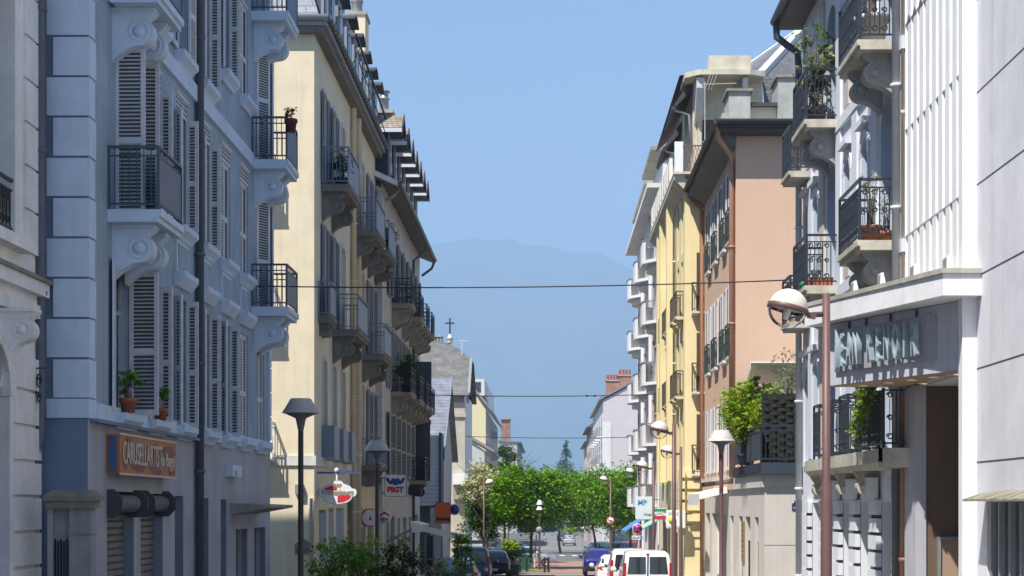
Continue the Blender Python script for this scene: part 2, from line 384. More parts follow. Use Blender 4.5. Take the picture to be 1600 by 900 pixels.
def scroll_me(d, H, w, m):
    """console bracket with a volute at its end"""
    def f():
        b = MB(); r = min(.27, d * .34); c = (d - r - .02, -.14 - r)
        pts = [(0, 0), (d - .02, 0), (d - .02, -.08)]
        pts += [(c[0] + r * math.cos(R(a)), c[1] + r * math.sin(R(a))) for a in range(60, -110, -17)]
        e = pts[-1]; pts += [(e[0] * (1 - t) ** 1.0, e[1] + (-H - e[1]) * (t ** 1.7)) for t in (.2, .4, .6, .8, 1)]
        b.prism([(-w / 2, y, z) for y, z in pts], (w, 0, 0), m)
        for sx in (-1, 1):
            A = Matrix.Rotation(R(90 * sx), 4, 'Y')
            b.lathe([(r * .78, 0), (r * .74, .015), (r * .6, .015), (r * .56, .0), (r * .42, .0), (r * .4, .03), (r * .2, .05), (0, .055)], m, (sx * (w / 2 - .001), c[0], c[1]), 18, A)
            for k in range(5):                    # incised line following the lower edge
                t0, t1 = .1 + .16 * k, .1 + .16 * (k + 1)
                p = lambda t: (sx * (w / 2 + .004), e[0] * (1 - t) + .0, e[1] + (-H - e[1]) * t ** 1.7 + .09)
                b.bar(p(t0), p(t1), .014, m)
        b.box(-w / 2 - .03, w / 2 + .03, 0, d + .0, -.055, -.002, m)
        return b.mesh('bracket')
    return cached(('scr', d, H, w, m.name), f)
def balcony(par, M, L, d, style, sm, rm, m2=None, th=.2, br='scroll', bm=None, H=.8, nb=2, h=1.0, moss=None, inset=.45, name='balcony'):
    def f():
        b = MB(); b.prism([(-L / 2, 0, 0), (-L / 2, d, 0), (-L / 2, d, -th * .55), (-L / 2, d - .05, -th * .62), (-L / 2, d - .05, -th), (-L / 2, 0, -th)], (L, 0, 0), sm); return b.mesh('balcony')
    o = put(name, cached(('slab', round(L, 2), d, sm.name, th), f), par, M)
    put('railing', rail_me(L, d, style, rm, m2, h), o, M)
    if br:
        for i in range(nb):
            x = -L / 2 + inset + (L - 2 * inset) * i / max(1, nb - 1)
            put('bracket', scroll_me(d * .8, H, .3, bm or sm), o, M @ T(x, 0, -th))
    return o
def pipe(par, pts, r, m, name='downpipe', rings=True):
    b = MB(); b.tube(pts, r, m, 10)
    if rings:
        for p, q in zip(pts, pts[1:]):
            p, q = Vector(p), Vector(q); l = (q - p).length
            if abs(p.x - q.x) + abs(p.y - q.y) < .02 and l > 2:
                k = int(l / 2.0)
                for i in range(1, k): b.lathe([(r * 1.02, -.035), (r * 1.35, -.03), (r * 1.35, .03), (r * 1.02, .035)], m, p + (q - p) * i / k, 10)
    return b.build(name, par, W[par.name] if par else None, True) if par else b
def text_me(s, size, m, ext=.01, font_scale=(1, 1), align='CENTER', bold=0):
    c = bpy.data.curves.new('lettering', 'FONT'); c.body = s; c.size = size; c.extrude = ext; c.align_x = align; c.align_y = 'CENTER'; c.offset = bold; c.resolution_u = 3
    o = bpy.data.objects.new('lettering', c); COL.objects.link(o); dg = bpy.context.evaluated_depsgraph_get()
    me = bpy.data.meshes.new_from_object(o.evaluated_get(dg)); bpy.data.objects.remove(o); me.materials.clear(); me.materials.append(m)
    ys = [v.co.y for v in me.vertices]; xs_ = [v.co.x for v in me.vertices]; me.transform(Matrix.Diagonal((font_scale[0], font_scale[1], 1, 1)) @ T(-(min(xs_) + max(xs_)) / 2, -(min(ys) + max(ys)) / 2, 0)); me.name = 'lettering'; return me
# text lies in its own xy plane facing +z; TXF turns it to face the camera, TXL to face the street from the left side
TXF = Matrix.Rotation(R(90), 4, 'X')
TXL = RZ(90) @ TXF
TXR = RZ(-90) @ TXF
# ================================================================ LEFT: white stone house
stone = mat('pale stone', (.82, .80, .76), .8, .12, 2, dirt=.32, bump=.12)
stone_d = mat('mossy stone', (.26, .25, .20), .9, .35, 4, dirt=.6, bump=.25)
B = thing('stone_house', 'pale stone house with grooved blocks, at the left edge of the photo', 'house', T(-7.7, 26.2, gz(26)))
BM_ = W[B.name]; X = -7.7
w = MB(); P = PL(X)
wall(w, P, -15, 26.2, gz(26), 20, [(23.5, 24.75, E + 3.85, E + 7.6), (22.9, 24.5, gz(26), E + 2.3, .75)], stone, .3)  # unseen stretch of wall lengthened backwards to cast shade
w.quad((X, 26.2, gz(26)), (X - 9, 26.2, gz(26)), (X - 9, 26.2, 20), (X, 26.2, 20), stone); w.quad((X, -15, gz(14)), (X - 9, -15, gz(14)), (X - 9, -15, 20), (X, -15, 20), stone)
w.box(X - 9, X + .4, -15, 26.2, 20, 20.3, slate); w.quad((X - 9, -15, gz(26)), (X - 9, 26.2, gz(26)), (X - 9, 26.2, 20), (X - 9, -15, 20), stone)  # unseen roof and back wall, added to keep the sun out
for i in range(26):                               # grooved corner strip, rustication below
    z = E + 3.75 + .64 * i
    rbox(w, P, 25.45, 26.18, 0, .05, z, z + .6, stone)
for i in range(9):
    z = gz(26) + .02 + .52 * i
    if z < E + 2.7: rbox(w, P, 24.72, 26.18, 0, .06, z, z + .47, stone)
w.build('wall', B, BM_, True)
w = MB()
for n0, z0, z1, m_ in ((.03, 3.0, 3.14, stone), (.15, 3.14, 3.34, stone), (.2, 3.34, 3.4, stone_d)): rbox(w, P, -15, 26.2 + n0 * .6, 0, n0, E + z0, E + z1, m_)
rbox(w, P, -15, 26.2, 0, .08, E + 2.8, E + 3.0, stone); w.build('cornice', B, BM_, True)
wo = window(B, FL(X, 24.12, E + 3.85), 1.25, 3.75, white, rec=.3, door=True)
w = MB()
for a, b_, n in ((24.75, 24.95, .10), (24.95, 25.15, .06), (23.3, 23.5, .1)): rbox(w, P, a, b_, 0, n, E + 3.85, E + 7.75, stone)
rbox(w, P, 23.2, 25.2, 0, .14, E + 7.6, E + 7.85, stone); rbox(w, P, 23.0, 25.35, 0, .2, E + 3.68, E + 3.85, stone); w.build('surround', wo, BM_, True)
put('railing', rail_me(1.5, .1, 'ornate', iron, h=.78), B, FL(X, 24.1, E + 3.86))
put('bracket', scroll_me(.5, 1.1, .3, stone), B, FL(X, 24.5, E + 2.78))
w = MB(); k = 14                                  # arched doorway moulding
for i in range(k):
    a0, a1 = math.pi * i / k, math.pi * (i + 1) / k
    f = lambda a, r: (23.7 - r * math.cos(a), E + 1.55 + r * math.sin(a))
    for r, n in ((.82, .12), (1.0, .08)):
        p, q = f(a0, r), f(a1, r); w.bar(P(p[0], n / 2, p[1]), P(q[0], n / 2, q[1]), .15, stone)
rbox(w, P, 24.5, 24.68, 0, .1, gz(26), E + 1.55, stone); w.build('arch', B, BM_, True)
w = MB(); w.box(X - .35, X - .3, 22.9, 24.5, gz(26), E + 1.6, mat('dark door', (.05, .04, .035), .5)); w.build('door', B, BM_, True)
slatepipe = mat('blue grey pipe', (.10, .12, .155), .5, .2, 5)
pipe(B, [(X + .06, 26.12, 20), (X + .06, 26.12, E + 1.05), (X - .0, 26.1, E + .85), (X - .04, 26.1, E + .6)], .075, slatepipe)
pipe(B, [(X - .04, 26.1, E + .62), (X - .04, 26.1, gz(26))], .09, offwhite)
w = MB(); curl(w, (X + .1, 25.9, E + 1.85), .13, iron, 'y'); curl(w, (X + .1, 25.9, E + 1.6), .09, iron, 'y'); w.bar((X, 25.9, E + 2.05), (X + .2, 25.9, E + 2.05), .02, iron); w.bar((X + .05, 25.9, E + 1.4), (X + .05, 25.9, E + 2.05), .02, iron)
w.build('iron_bracket', B, BM_, True)
# gate pillar between the two houses
B = thing('gate_pillar', 'weathered stone gate pillar with a mossy cap beside the blue-grey house corner', 'pillar', T(-7.1, 25.6, gz(25)))
BM_ = W[B.name]; w = MB(); pm_ = mat('grimy pillar plaster', (.36, .36, .35), .85, .15, 3, dirt=.6); w.box(-6.98, -6.66, 25.3, 25.55, gz(25), E - .05, pm_); w.box(-7.3, -7.22, 25.3, 25.55, gz(25), E - .05, pm_); w.box(-7.22, -6.98, 25.4, 25.52, gz(25), E - .05, pm_)
w.box(-7.0, -6.63, 25.27, 25.56, E - .42, E - .38, pm_); w.build('shaft', B, BM_, True)
w = MB(); w.box(-7.31, -6.6, 25.22, 25.58, E - .05, E + .06, stone_d); w.box(-7.33, -6.55, 25.18, 25.62, E + .06, E + .13, stone_d); w.prism([(-7.33, 25.18, E + .13), (-6.55, 25.18, E + .13), (-6.68, 25.28, E + .22), (-7.22, 25.28, E + .22)], (0, .38, 0), stone_d)
w.build('cap', B, BM_, True)
w = MB()
for i in range(6): x = -7.2 + .042 * i; w.bar((x, 25.36, gz(25)), (x, 25.36, E - .5 - (.03 if i % 2 else 0)), .02, iron)
w.build('railing', B, BM_, True)

# ================================================================ LEFT: blue-grey house
G1 = mat('blue grey render', (.335, .41, .495), .85, .14, 1.2, dirt=.45, bump=.12)
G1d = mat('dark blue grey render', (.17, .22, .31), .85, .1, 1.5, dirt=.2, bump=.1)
G1l = mat('pale blue grey trim', (.58, .68, .81), .75, .08, 2, dirt=.25)
G1g = mat('grey ground floor render', (.42, .425, .455), .85, .10, 1.5, dirt=.5, bump=.1)
G1s = mat('peeling white shutters', (.66, .68, .72), .65, .16, 9, dirt=.3)
G1w = mat('pale window paint', (.40, .44, .50), .6, .1, 6)
G1i = mat('grey balcony iron', (.07, .085, .11), .5, .15, 6); G1p = mat('blue sheet metal', (.10, .13, .19), .5, .08, 3, dirt=.2)
X = -7.0; Y0, Y1 = 26.4, 43.85; g0 = gz(35) - 1; TOP = E + 15.8
B = thing('blue_grey_house', 'tall blue-grey house with pale corner blocks and white louvred shutters, second from left edge', 'house', T(X, Y0, g0)); BM_ = W[B.name]
bays = [28.64, 30.88, 33.2, 35.5, 37.8, 40.1, 42.4]; P = PL(X)
H = []; WN = []
for i, y in enumerate(bays):
    ww = 1.02
    H.append((y - ww / 2, y + ww / 2, E + 1.5, E + 3.95)); WN.append((y, E + 1.5, 2.45, ww, ['b1', 'half', 'fold', 'fold', 'fold', 'closed', 'closed'][i], None, G1l))
    dr = i in (0, 6); s = E + (4.72 if dr else 5.3)
    H.append((y - ww / 2, y + ww / 2, s, E + 7.85)); WN.append((y, s, E + 7.85 - s, ww, ['perp', 'half', 'fold', 'fold', 'closed', 'closed', 'ajar'][i], G1s, None if dr else G1l))
    s = E + (8.22 if i in (0, 6) else 8.6 if i < 4 else 9.4)
    H.append((y - ww / 2, y + ww / 2, s, E + 12.0 if i > 3 else E + 11.2)); WN.append((y, s, (E + 12.0 if i > 3 else E + 11.2) - s, ww, ['ajar', 'fold', 'flat', 'fold', 'half', 'closed', 'ajar'][i], G1s if i in (0, 1, 2, 5) else None, None if i in (0, 6) else G1l))
    if i > 3: continue
    s = E + (11.75 if i == 0 else 12.4); H.append((y - ww / 2, y + ww / 2, s, E + 14.6)); WN.append((y, s, E + 14.6 - s, ww, 'ajar', None, None if i == 0 else G1l))
w = MB()
wall(w, P, Y0, Y1, E + 1.33, TOP, H, G1, .2)
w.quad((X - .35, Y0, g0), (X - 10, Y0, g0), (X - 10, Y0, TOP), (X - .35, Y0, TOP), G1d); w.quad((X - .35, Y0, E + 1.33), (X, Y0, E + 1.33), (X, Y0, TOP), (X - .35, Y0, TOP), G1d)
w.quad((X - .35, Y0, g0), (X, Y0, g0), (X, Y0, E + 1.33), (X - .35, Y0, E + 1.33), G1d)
w.quad((X, Y1, g0), (X - 10, Y1, g0), (X - 10, Y1, TOP), (X, Y1, TOP), G1); w.quad((X - 10, Y0, g0), (X - 10, Y1, g0), (X - 10, Y1, TOP), (X - 10, Y0, TOP), G1)
GH = [(27.55, 29.35, g0, E + .22), (29.85, 31.55, g0, E + .2), (32.6, 33.35, g0, E + .17), (34.95, 35.85, g0, E + .14), (37.2, 37.85, g0, E + .12), (39.0, 40.5, g0, E - .55), (41.4, 43.1, g0, E - .55)]
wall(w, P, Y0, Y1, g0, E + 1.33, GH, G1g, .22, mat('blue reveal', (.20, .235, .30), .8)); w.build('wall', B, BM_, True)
for y, s, h, ww, md, lam, sl in WN: window(B, FL(X, y, s), ww, h, G1w, G1s, md, lam=lam, sill=sl)
w = MB(); i = 0; z = E + 1.62                     # corner blocks, alternately long and short
while z < TOP - .6:
    l = .62 if i % 2 else .52
    w.box(X - l, X + .035, Y0 - .035, Y0 + .36 - .06 * (i % 2), z + .02, z + .6, G1l); i += 1; z += .615
w.box(X - .62, X + .03, Y0 - .05, Y0 + .4, E + 1.33, E + 1.62, G1l); w.build('corner_blocks', B, BM_, True)
w = MB(); i = 0; z = E + 1.62
while z < TOP - .6: w.box(X - .3, X + .035, Y1 - .3, Y1 + .035, z + .02, z + .6, G1l); z += .615
w.build('corner_blocks', B, BM_, True)
w = MB(); rbox(w, P, Y0 + .4, Y1 + .03, 0, .06, E + 1.33, E + 1.58, G1l)
for y in bays: rbox(w, P, y - .68, y + .68, .05, .13, E + 1.42, E + 1.5, G1l)
rbox(w, P, Y0 + .1, 34.3, 0, .14, E + 1.27, E + 1.325, G1d); w.build('sill_band', B, BM_, True)
w = MB(); rbox(w, P, Y0 + .4, Y1, 0, .07, E + 8.02, E + 8.34, G1l); w.build('string_course', B, BM_, True)
for y in bays[2:6]:
    w = MB(); rbox(w, P, y - .55, y + .55, 0, .03, E + 4.42, E + 5.04, G1l); rbox(w, P, y - .45, y + .45, .03, .045, E + 4.5, E + 4.96, G1)
    w.prism([P(y - .66, 0, E + 4.42), P(y - .66, .2, E + 4.42), P(y - .66, .2, E + 4.32), P(y - .66, .06, E + 4.14), P(y - .66, 0, E + 4.14)], (0, 1.32, 0), G1l); w.build('window_hood', B, BM_, True)
w = MB(); w.box(X - 10.3, X + .6, Y0 - .5, Y1 + .5, TOP, TOP + .18, wood)
a = [(X - 10.3, Y0 - .5), (X + .6, Y0 - .5), (X + .6, Y1 + .5), (X - 10.3, Y1 + .5)]; t_ = [(X - 6.5, Y0 + 5), (X - 4, Y0 + 5), (X - 4, Y1 - 5), (X - 6.5, Y1 - 5)]
for k in range(4): w.quad((*a[k], TOP + .18), (*a[(k + 1) % 4], TOP + .18), (*t_[(k + 1) % 4], TOP + 3.4), (*t_[k], TOP + 3.4), slate)
w.poly([(*q, TOP + 3.4) for q in t_], slate); w.build('roof', B, BM_, True)
for z in (4.72, 8.22, 11.75): balcony(B, FL(X, 28.45, E + z), 1.75, .86, 'panel', G1l, G1i, G1p, .2, bm=G1l, H=.85)
for z in (4.72, 8.22, 11.75): balcony(B, FL(X, 41.95, E + z), 1.75, .88, 'panel', G1l, G1i, G1p, .22, bm=G1l, H=.85)
pipe(B, [(X + .1, 34.45, TOP), (X + .1, 34.45, gz(34) + 1.2)], .085, slatepipe); pipe(B, [(X + .1, 34.45, gz(34) + 1.25), (X + .1, 34.45, gz(34) - .1)], .1, offwhite)
w = MB(); w.prism([(X, 38.3, E + .04), (X + .88, 38.3, E + .0), (X + .88, 38.3, E - .06), (X, 38.3, E - .22)], (0, 3.5, 0), concrete); w.build('canopy', B, BM_, True)
rollm = mat('rolling shutter', (.20, .19, .175), .6, .3, 5, dirt=.7); dkm = mat('dark plate', (.055, .06, .07), .45, .15, 6)
for a, b_ in ((27.55, 29.35), (29.85, 31.55)):
    w = MB(); n = 42
    for i in range(n): z = g0 + i * .115; w.prism([P(a + .02, -.2, z), P(a + .02, -.16, z + .02), P(a + .02, -.16, z + .09), P(a + .02, -.2, z + .115)], (0, b_ - a - .04, 0), rollm) if z < E - .1 else None
    rs = w.build('rolling_shutter', B, BM_, True)
    w = MB(); w.tube([P(a + .1, .02, E + .02), P(b_ - .1, .02, E + .02)], .13, zinc, 12)
    for k in range(9): y = a + .25 + k * (b_ - a - .5) / 8; w.lathe([(.135, -.03), (.15, 0), (.135, .03)], rollm, P(y, .02, E + .02), 12, Matrix.Rotation(R(90), 4, 'X'))
    for y in (a, b_ - .03):
        o_ = [P(y, .02 + .25 * math.cos(R(22.5 + 45 * q)), E + .02 + .25 * math.sin(R(22.5 + 45 * q))) for q in range(8)]; w.prism(o_, (0, .03, 0), dkm)
    w.build('roller', rs, BM_, True)
for a, b_ in ((32.6, 33.35), (34.95, 35.85), (37.2, 37.85)):
    w = MB(); rbox(w, P, a, b_, -.24, -.2, g0, E + .2, G1d); rbox(w, P, a + .1, b_ - .1, -.2, -.18, E - 2.6, E - .1, dkm); w.build('door', B, BM_, True)
for a, b_ in ((39.0, 40.5), (41.4, 43.1)):
    w = MB(); rbox(w, P, a, b_, -.26, -.22, g0, E - .55, glass)
    for u in (a + .03, (a + b_) / 2, b_ - .06): rbox(w, P, u, u + .06, -.22, -.14, g0, E - .55, G1w)
    w.build('shop_front', B, BM_, True)
w = MB(); rbox(w, P, 37.75, 38.9, .0, .16, E + .62, E + .88, G1l); rbox(w, P, 38.0, 38.3, .16, .17, E + .64, E + .76, zinc); w.build('meter_box', B, BM_, True)
# faded sign above the rolling shutters
ora = mat('faded orange', (.40, .145, .05), .6, .25, 5); mar = mat('maroon', (.20, .06, .06), .6, .2, 6); crm = mat('faded cream lettering', (.60, .52, .42), .6, .2, 9); blu = mat('blue edge', (.04, .12, .25), .5)
S = thing('shop_sign', 'faded orange and maroon sign board above two rolling shutters', 'sign', T(X, 29.4, E + .5)); SM = W[S.name]
w = MB(); rbox(w, P, 27.5, 31.65, 0, .22, E + .5, E + 1.13, ora); rbox(w, P, 27.48, 27.497, .05, .17, E + .53, E + 1.1, blu)
rbox(w, P, 27.48, 31.67, .215, .235, E + 1.12, E + 1.15, crm); rbox(w, P, 27.48, 31.67, .215, .235, E + .48, E + .51, crm); w.build('board', S, SM, True)
random.seed(8); w = MB(); pz = 0
for u0, u1, z0, z1 in ((30.3, 31.6, .62, 1.1), (28.0, 29.4, .55, .8), (29.6, 30.5, .5, .68), (27.7, 28.0, .54, .75), (28.4, 29.3, .53, .66), (29.5, 30.3, .53, .72), (30.5, 31.6, .8, 1.06), (29.0, 29.6, .9, 1.02), (31.0, 31.6, .53, .66), (27.9, 28.3, 1.02, 1.1), (29.8, 30.1, .75, 1.1)):
    k = 9; pz += .0011; c = ((u0 + u1) / 2, (z0 + z1) / 2); w.poly([P(c[0] + (u1 - u0) / 2 * random.uniform(.6, 1.1) * math.cos(6.283 * i / k), .221 + pz, E + c[1] + (z1 - z0) / 2 * random.uniform(.6, 1.1) * math.sin(6.283 * i / k)) for i in range(k)], mar)
w.build('painted_pattern', S, SM, True)
put('lettering', text_me('CARUSELLARTIST', .42, crm, .006, (.86, 1.25)), S, T(X + .235, 29.05, E + .84) @ TXL)
put('lettering', text_me('du Bugey', .30, crm, .006, (1, 1.2)), S, T(X + .235, 30.95, E + .76) @ TXL)

# ================================================================ LEFT: cream house beyond the side street
C2 = mat('cream render', (.72, .63, .46), .85, .08, .8, dirt=.3, bump=.1); C2l = mat('pale surround', (.55, .55, .55), .8, .08, 3)
C2s = mat('blue grey shutters', (.17, .20, .27), .6, .12, 8); C2b = mat('blue grey guard', (.20, .24, .32), .5, .1, 4, dirt=.2)
X = -7.04; Y0, Y1 = 52.5, 71.3; g0 = gz(62) - 1; TOP = E + 14.3
B = thing('cream_house', 'cream house with blue-grey mansard dormers and blue-grey balconies behind the near left lamp', 'house', T(X, Y0, g0)); BM_ = W[B.name]; P = PL(X)
bays = [54.9, 57.4, 59.9, 66.3, 68.6, 70.4]; H = []; WN = []; rw = .95
for i, y in enumerate(bays):
    for s, h in ((1.5, 3.1), (5.8, 3.1), (10.07, 3.0)):
        H.append((y - rw / 2, y + rw / 2, E + s, E + s + h, .14)); WN.append((y, E + s, h, 'flat' if (s > 2 and i in (0, 1)) or (i > 3) else None))
w = MB(); wall(w, P, Y0, Y1, E + 1.2, TOP, H, C2, .22)
GH = [(53.6, 55.4, g0, E - .15), (56.0, 57.3, g0, E - .1), (58.0, 60.2, g0, E - .1), (61.2, 62.6, g0, E + .1), (64.5, 67.5, g0, E - .2), (68.2, 70.6, g0, E - .2)]
wall(w, P, Y0, Y1, g0, E + 1.2, GH, C2, .25)
w.quad((X, Y0, g0), (X - 12, Y0, g0), (X - 12, Y0, TOP), (X, Y0, TOP), C2); w.quad((X, Y1, g0), (X - 12, Y1, g0), (X - 12, Y1, TOP + 4), (X, Y1, TOP), C2); w.build('wall', B, BM_, True)
for y, s, h, md in WN:
    o_ = window(B, FL(X, y, s), rw, h - .1, C2l, C2s, md, rec=.22)
    w = MB(); k = 10; a, b_ = y - rw / 2, y + rw / 2
    rbox(w, P, a - .13, a, 0, .04, s, s + h - .14, C2l); rbox(w, P, b_, b_ + .13, 0, .04, s, s + h - .14, C2l)
    A = [((a + b_) / 2 - (rw / 2) * math.cos(math.pi * i / k), s + h - .14 + .14 * math.sin(math.pi * i / k)) for i in range(k + 1)]
    A2 = [((a + b_) / 2 - (rw / 2 + .13) * math.cos(math.pi * i / k), s + h - .14 + .28 * math.sin(math.pi * i / k)) for i in range(k + 1)]
    for p, q, r_, s_ in zip(A, A[1:], A2[1:], A2): w.prism([P(p[0], 0, p[1]), P(q[0], 0, q[1]), P(r_[0], 0, r_[1]), P(s_[0], 0, s_[1])], (.04, 0, 0), C2l)
    w.build('surround', o_, BM_, True)
w = MB(); rbox(w, P, Y0 - .06, Y1, 0, .06, E + 1.2, E + 1.5, offwhite); w.box(X - 12, X - .0, Y0 - .06, Y0, E + 1.2, E + 1.5, offwhite); w.build('string_course', B, BM_, True)
for y in bays[:3]:                                # solid guards in front of the first-floor windows
    w = MB(); rbox(w, P, y - .68, y + .68, .05, .42, E + 1.42, E + 1.5, concrete); rbox(w, P, y - .66, y + .66, .38, .4, E + 1.5, E + 2.5, C2b); rbox(w, P, y - .66, y - .63, .03, .38, E + 1.5, E + 2.5, C2b); rbox(w, P, y + .63, y + .66, .03, .38, E + 1.5, E + 2.5, C2b); w.build('window_guard', B, BM_, True)
for y, L, s in ((55.6, 3.1, 10.05), (64.6, 3.3, 10.05), (69.6, 3.2, 10.05), (58.4, 3.2, 5.78), (67.6, 3.2, 5.78)):
    balcony(B, FL(X, y, E + s), L, .9, 'panel', mat('dark concrete', (.19, .18, .16), .85, .2, 3, dirt=.5), C2b, C2b, .24, bm=MAT['dark concrete'], H=.9, h=1.15, inset=.3)
balcony(B, FL(X, 54.1, E + 5.85), 1.5, .42, 'panel', MAT['dark concrete'], C2b, C2b, .2, bm=MAT['dark concrete'], H=.4, h=1.05)
balcony(B, FL(X, 66.6, E + 1.5), 3.0, .8, 'plain', MAT['dark concrete'], C2b, C2b, .2, bm=MAT['dark concrete'], H=.6, h=1.0)
# small balconies of its end wall
for s in (1.45, 5.6, 9.6): balcony(B, FF(-9.0, Y0, E + s), 1.55, .58, 'plain', offwhite, white, th=.14, br=None, h=1.05)
for y in (62.3, 64.0): pipe(B, [(X + .1, y, TOP), (X + .1, y, g0)], .11, C2)
w = MB(); fb = mat('blue painted shutters', (.24, .28, .36), .5, .1, 4)
for a, b_ in ((53.6, 55.4), (56.0, 57.3), (58.0, 60.2)):
    rbox(w, P, a + .03, b_ - .03, -.1, -.04, g0, E - .25, fb)
    for k in range(1, 4): u = a + (b_ - a) * k / 4; rbox(w, P, u - .03, u + .03, -.04, .0, g0, E - .25, C2l)
w.build('shop_shutter', B, BM_, True)
w = MB()
for a, b_ in ((61.2, 62.6), (64.5, 67.5), (68.2, 70.6)):
    rbox(w, P, a, b_, -.24, -.2, g0, E + .1, glass); rbox(w, P, a, b_, -.2, -.12, E - .9, E - .8, C2l); rbox(w, P, (a + b_) / 2 - .04, (a + b_) / 2 + .04, -.2, -.14, g0, E - .2, C2l)
w.build('shop_front', B, BM_, True)
w = MB(); O = .42                                 # boxed eaves, gutter, steep mansard
w.box(X - 12, X + O - .12, Y0 - .24, Y1, TOP, TOP + .2, wood); w.box(X - 12, X + O, Y0 - .3, Y1, TOP + .2, TOP + .38, mat('eave fascia', (.27, .285, .31), .6, .1, 3)); w.build('eaves', B, BM_, True)
w = MB(); w.tube([(X + O + .06, Y0 - .36, TOP + .42), (X + O + .06, Y1 + .05, TOP + .42)], .1, zincd, 8); w.tube([(X - 12, Y0 - .36, TOP + .42), (X + O + .06, Y0 - .36, TOP + .42)], .1, zinc, 8)
for k in range(40): w.tube([(X + O + .06, Y0 + .47 * k, TOP + .42), (X + O + .06, Y0 + .47 * k + .05, TOP + .42)], .115, zincd, 8)
w.build('gutter', B, BM_, True)
w = MB(); w.quad((X + .2, Y0 - .1, TOP + .38), (X + .2, Y1, TOP + .38), (X - 1.0, Y1, TOP + 4.4), (X - 1.0, Y0 + 1, TOP + 4.4), slateb)
w.quad((X + .2, Y0 - .1, TOP + .38), (X - 12, Y0 - .1, TOP + .38), (X - 11, Y0 + 1, TOP + 4.4), (X - 1.0, Y0 + 1, TOP + 4.4), slateb); w.quad((X - 1, Y0 + 1, TOP + 4.4), (X - 1, Y1, TOP + 4.4), (X - 12, Y1, TOP + 5.5), (X - 11, Y0 + 1, TOP + 5.2), zinc)
w.quad((X + .2, Y1, TOP + .38), (X - 1, Y1, TOP + 4.4), (X - 12, Y1, TOP + 5.5), (X - 12, Y1, TOP + .38), slateb); w.build('roof', B, BM_, True)
dm = mat('dormer front', (.24, .27, .33), .6, .1, 4); db = mat('dormer cheek', (.05, .07, .12), .6, .12, 4)
for y, wd_, h in ((53.6, 1.1, 3.0), (55.3, 1.2, 2.7), (57.3, 1.2, 2.0), (59.8, 1.2, 2.0), (62.1, 1.2, 2.0), (64.5, 1.2, 2.0), (66.9, 1.2, 2.0), (69.2, 1.2, 2.0)):
    w = MB(); z0, z1 = TOP + .4, TOP + .4 + h; x1 = X + .22
    w.box(X - 1.6, x1, y - wd_ / 2, y + wd_ / 2, z0, z1, dm); w.box(X - 1.6, x1 - .1, y - wd_ / 2 - .012, y - wd_ / 2 - .002, z0, z1 - .25, db)
    w.box(x1, x1 + .03, y - wd_ / 2 + .2, y + wd_ / 2 - .2, z0 + .3, z1 - .3, glass); w.box(x1, x1 + .045, y - .03, y + .03, z0 + .3, z1 - .3, white)
    o_ = w.build('dormer', B, BM_, True); w = MB()
    k = 8; A = [(y - wd_ / 2 - .12 + (wd_ + .24) * i / k, z1 + .22 * math.sin(math.pi * i / k)) for i in range(k + 1)]
    w.prism([(X - 1.7, p, q) for p, q in A] + [(X - 1.7, p, q - .07) for p, q in A[::-1]], (1.7 + .5, 0, 0), zincd); w.build('hood', o_, BM_, True)
for x, y, sx, sy, h, m_ in ((-7.95, 66.0, .7, 2.2, 18.6, C2), (-7.75, 70.5, .75, 1.4, 20.0, C2), (-9.4, 57, .8, 1.6, 20, C2)):
    w = MB(); w.box(x - sx / 2, x + sx / 2, y, y + sy, TOP + 1, E + h, m_); w.box(x - sx / 2 - .06, x + sx / 2 + .06, y - .06, y + sy + .06, E + h, E + h + .14, concrete); o_ = w.build('chimney', B, BM_, True)
    w = MB(); w.lathe([(.22, 0), (.22, .45), (.26, .47), (.26, .55), (.2, .58), (.2, .95), (.3, 1.0), (.3, 1.06), (.06, 1.2)], zinc, (x, y + .4, E + h + .14), 14); w.build('chimney_pot', o_, BM_, True)
w = MB(); yb = 63.2
w.bar((X + .5, 59.5, TOP + 1.9), (X + .75, 68.0, TOP + .9), .06, iron); w.bar((X + .5, 60.5, TOP + 1.2), (X + .72, 68.0, TOP + .35), .03, iron)
for y in (60.0, 62.5, 65, 67.5): w.bar((X + .1, y, TOP + .5), (X + .6, y, TOP + 1.6 - (y - 60) * .08), .03, iron)
w.build('snow_guard', B, BM_, True)
w = MB(); w.box(-7.62, -7.12, Y0 - .05, Y0, E - 1.5, E - 1.2, stone_d); w.prism([(-7.65, Y0 - .06, E - 1.2), (-7.09, Y0 - .06, E - 1.2), (-7.36, Y0 - .06, E - 1.02)], (0, .06, 0), stone_d)
for i in range(6): w.lathe([(.05, 0), (.03, .03), (0, .035)], stone_d, (-7.55 + .07 * i, Y0 - .05, E - 1.35 + .05 * (i % 2)), 8, Matrix.Rotation(R(90), 4, 'X'))
tag(w.build('wall_plaque', None, T(-7.37, Y0 - .03, E - 1.5), True), 'small carved stone plaque with a pointed top on the cream end wall', 'plaque')
w = MB(); w.box(-7.6, -7.35, Y0 - .16, Y0, E + .32, E + .62, lead); w.tube([(-7.46, Y0 - .06, E + .32), (-7.46, Y0 - .06, E - .1), (-7.5, Y0 - .04, E - .4)], .018, iron, 6); w.build('cable_box', B, BM_, True)
w = MB(); w.tube([(-7.12, Y0 - .06, E + .2), (-7.12, Y0 - .06, g0)], .05, C2, 8); w.box(-7.2, -7.06, Y0 - .08, Y0, E - .6, E + .15, C2l); w.build('conduit', B, BM_, True)
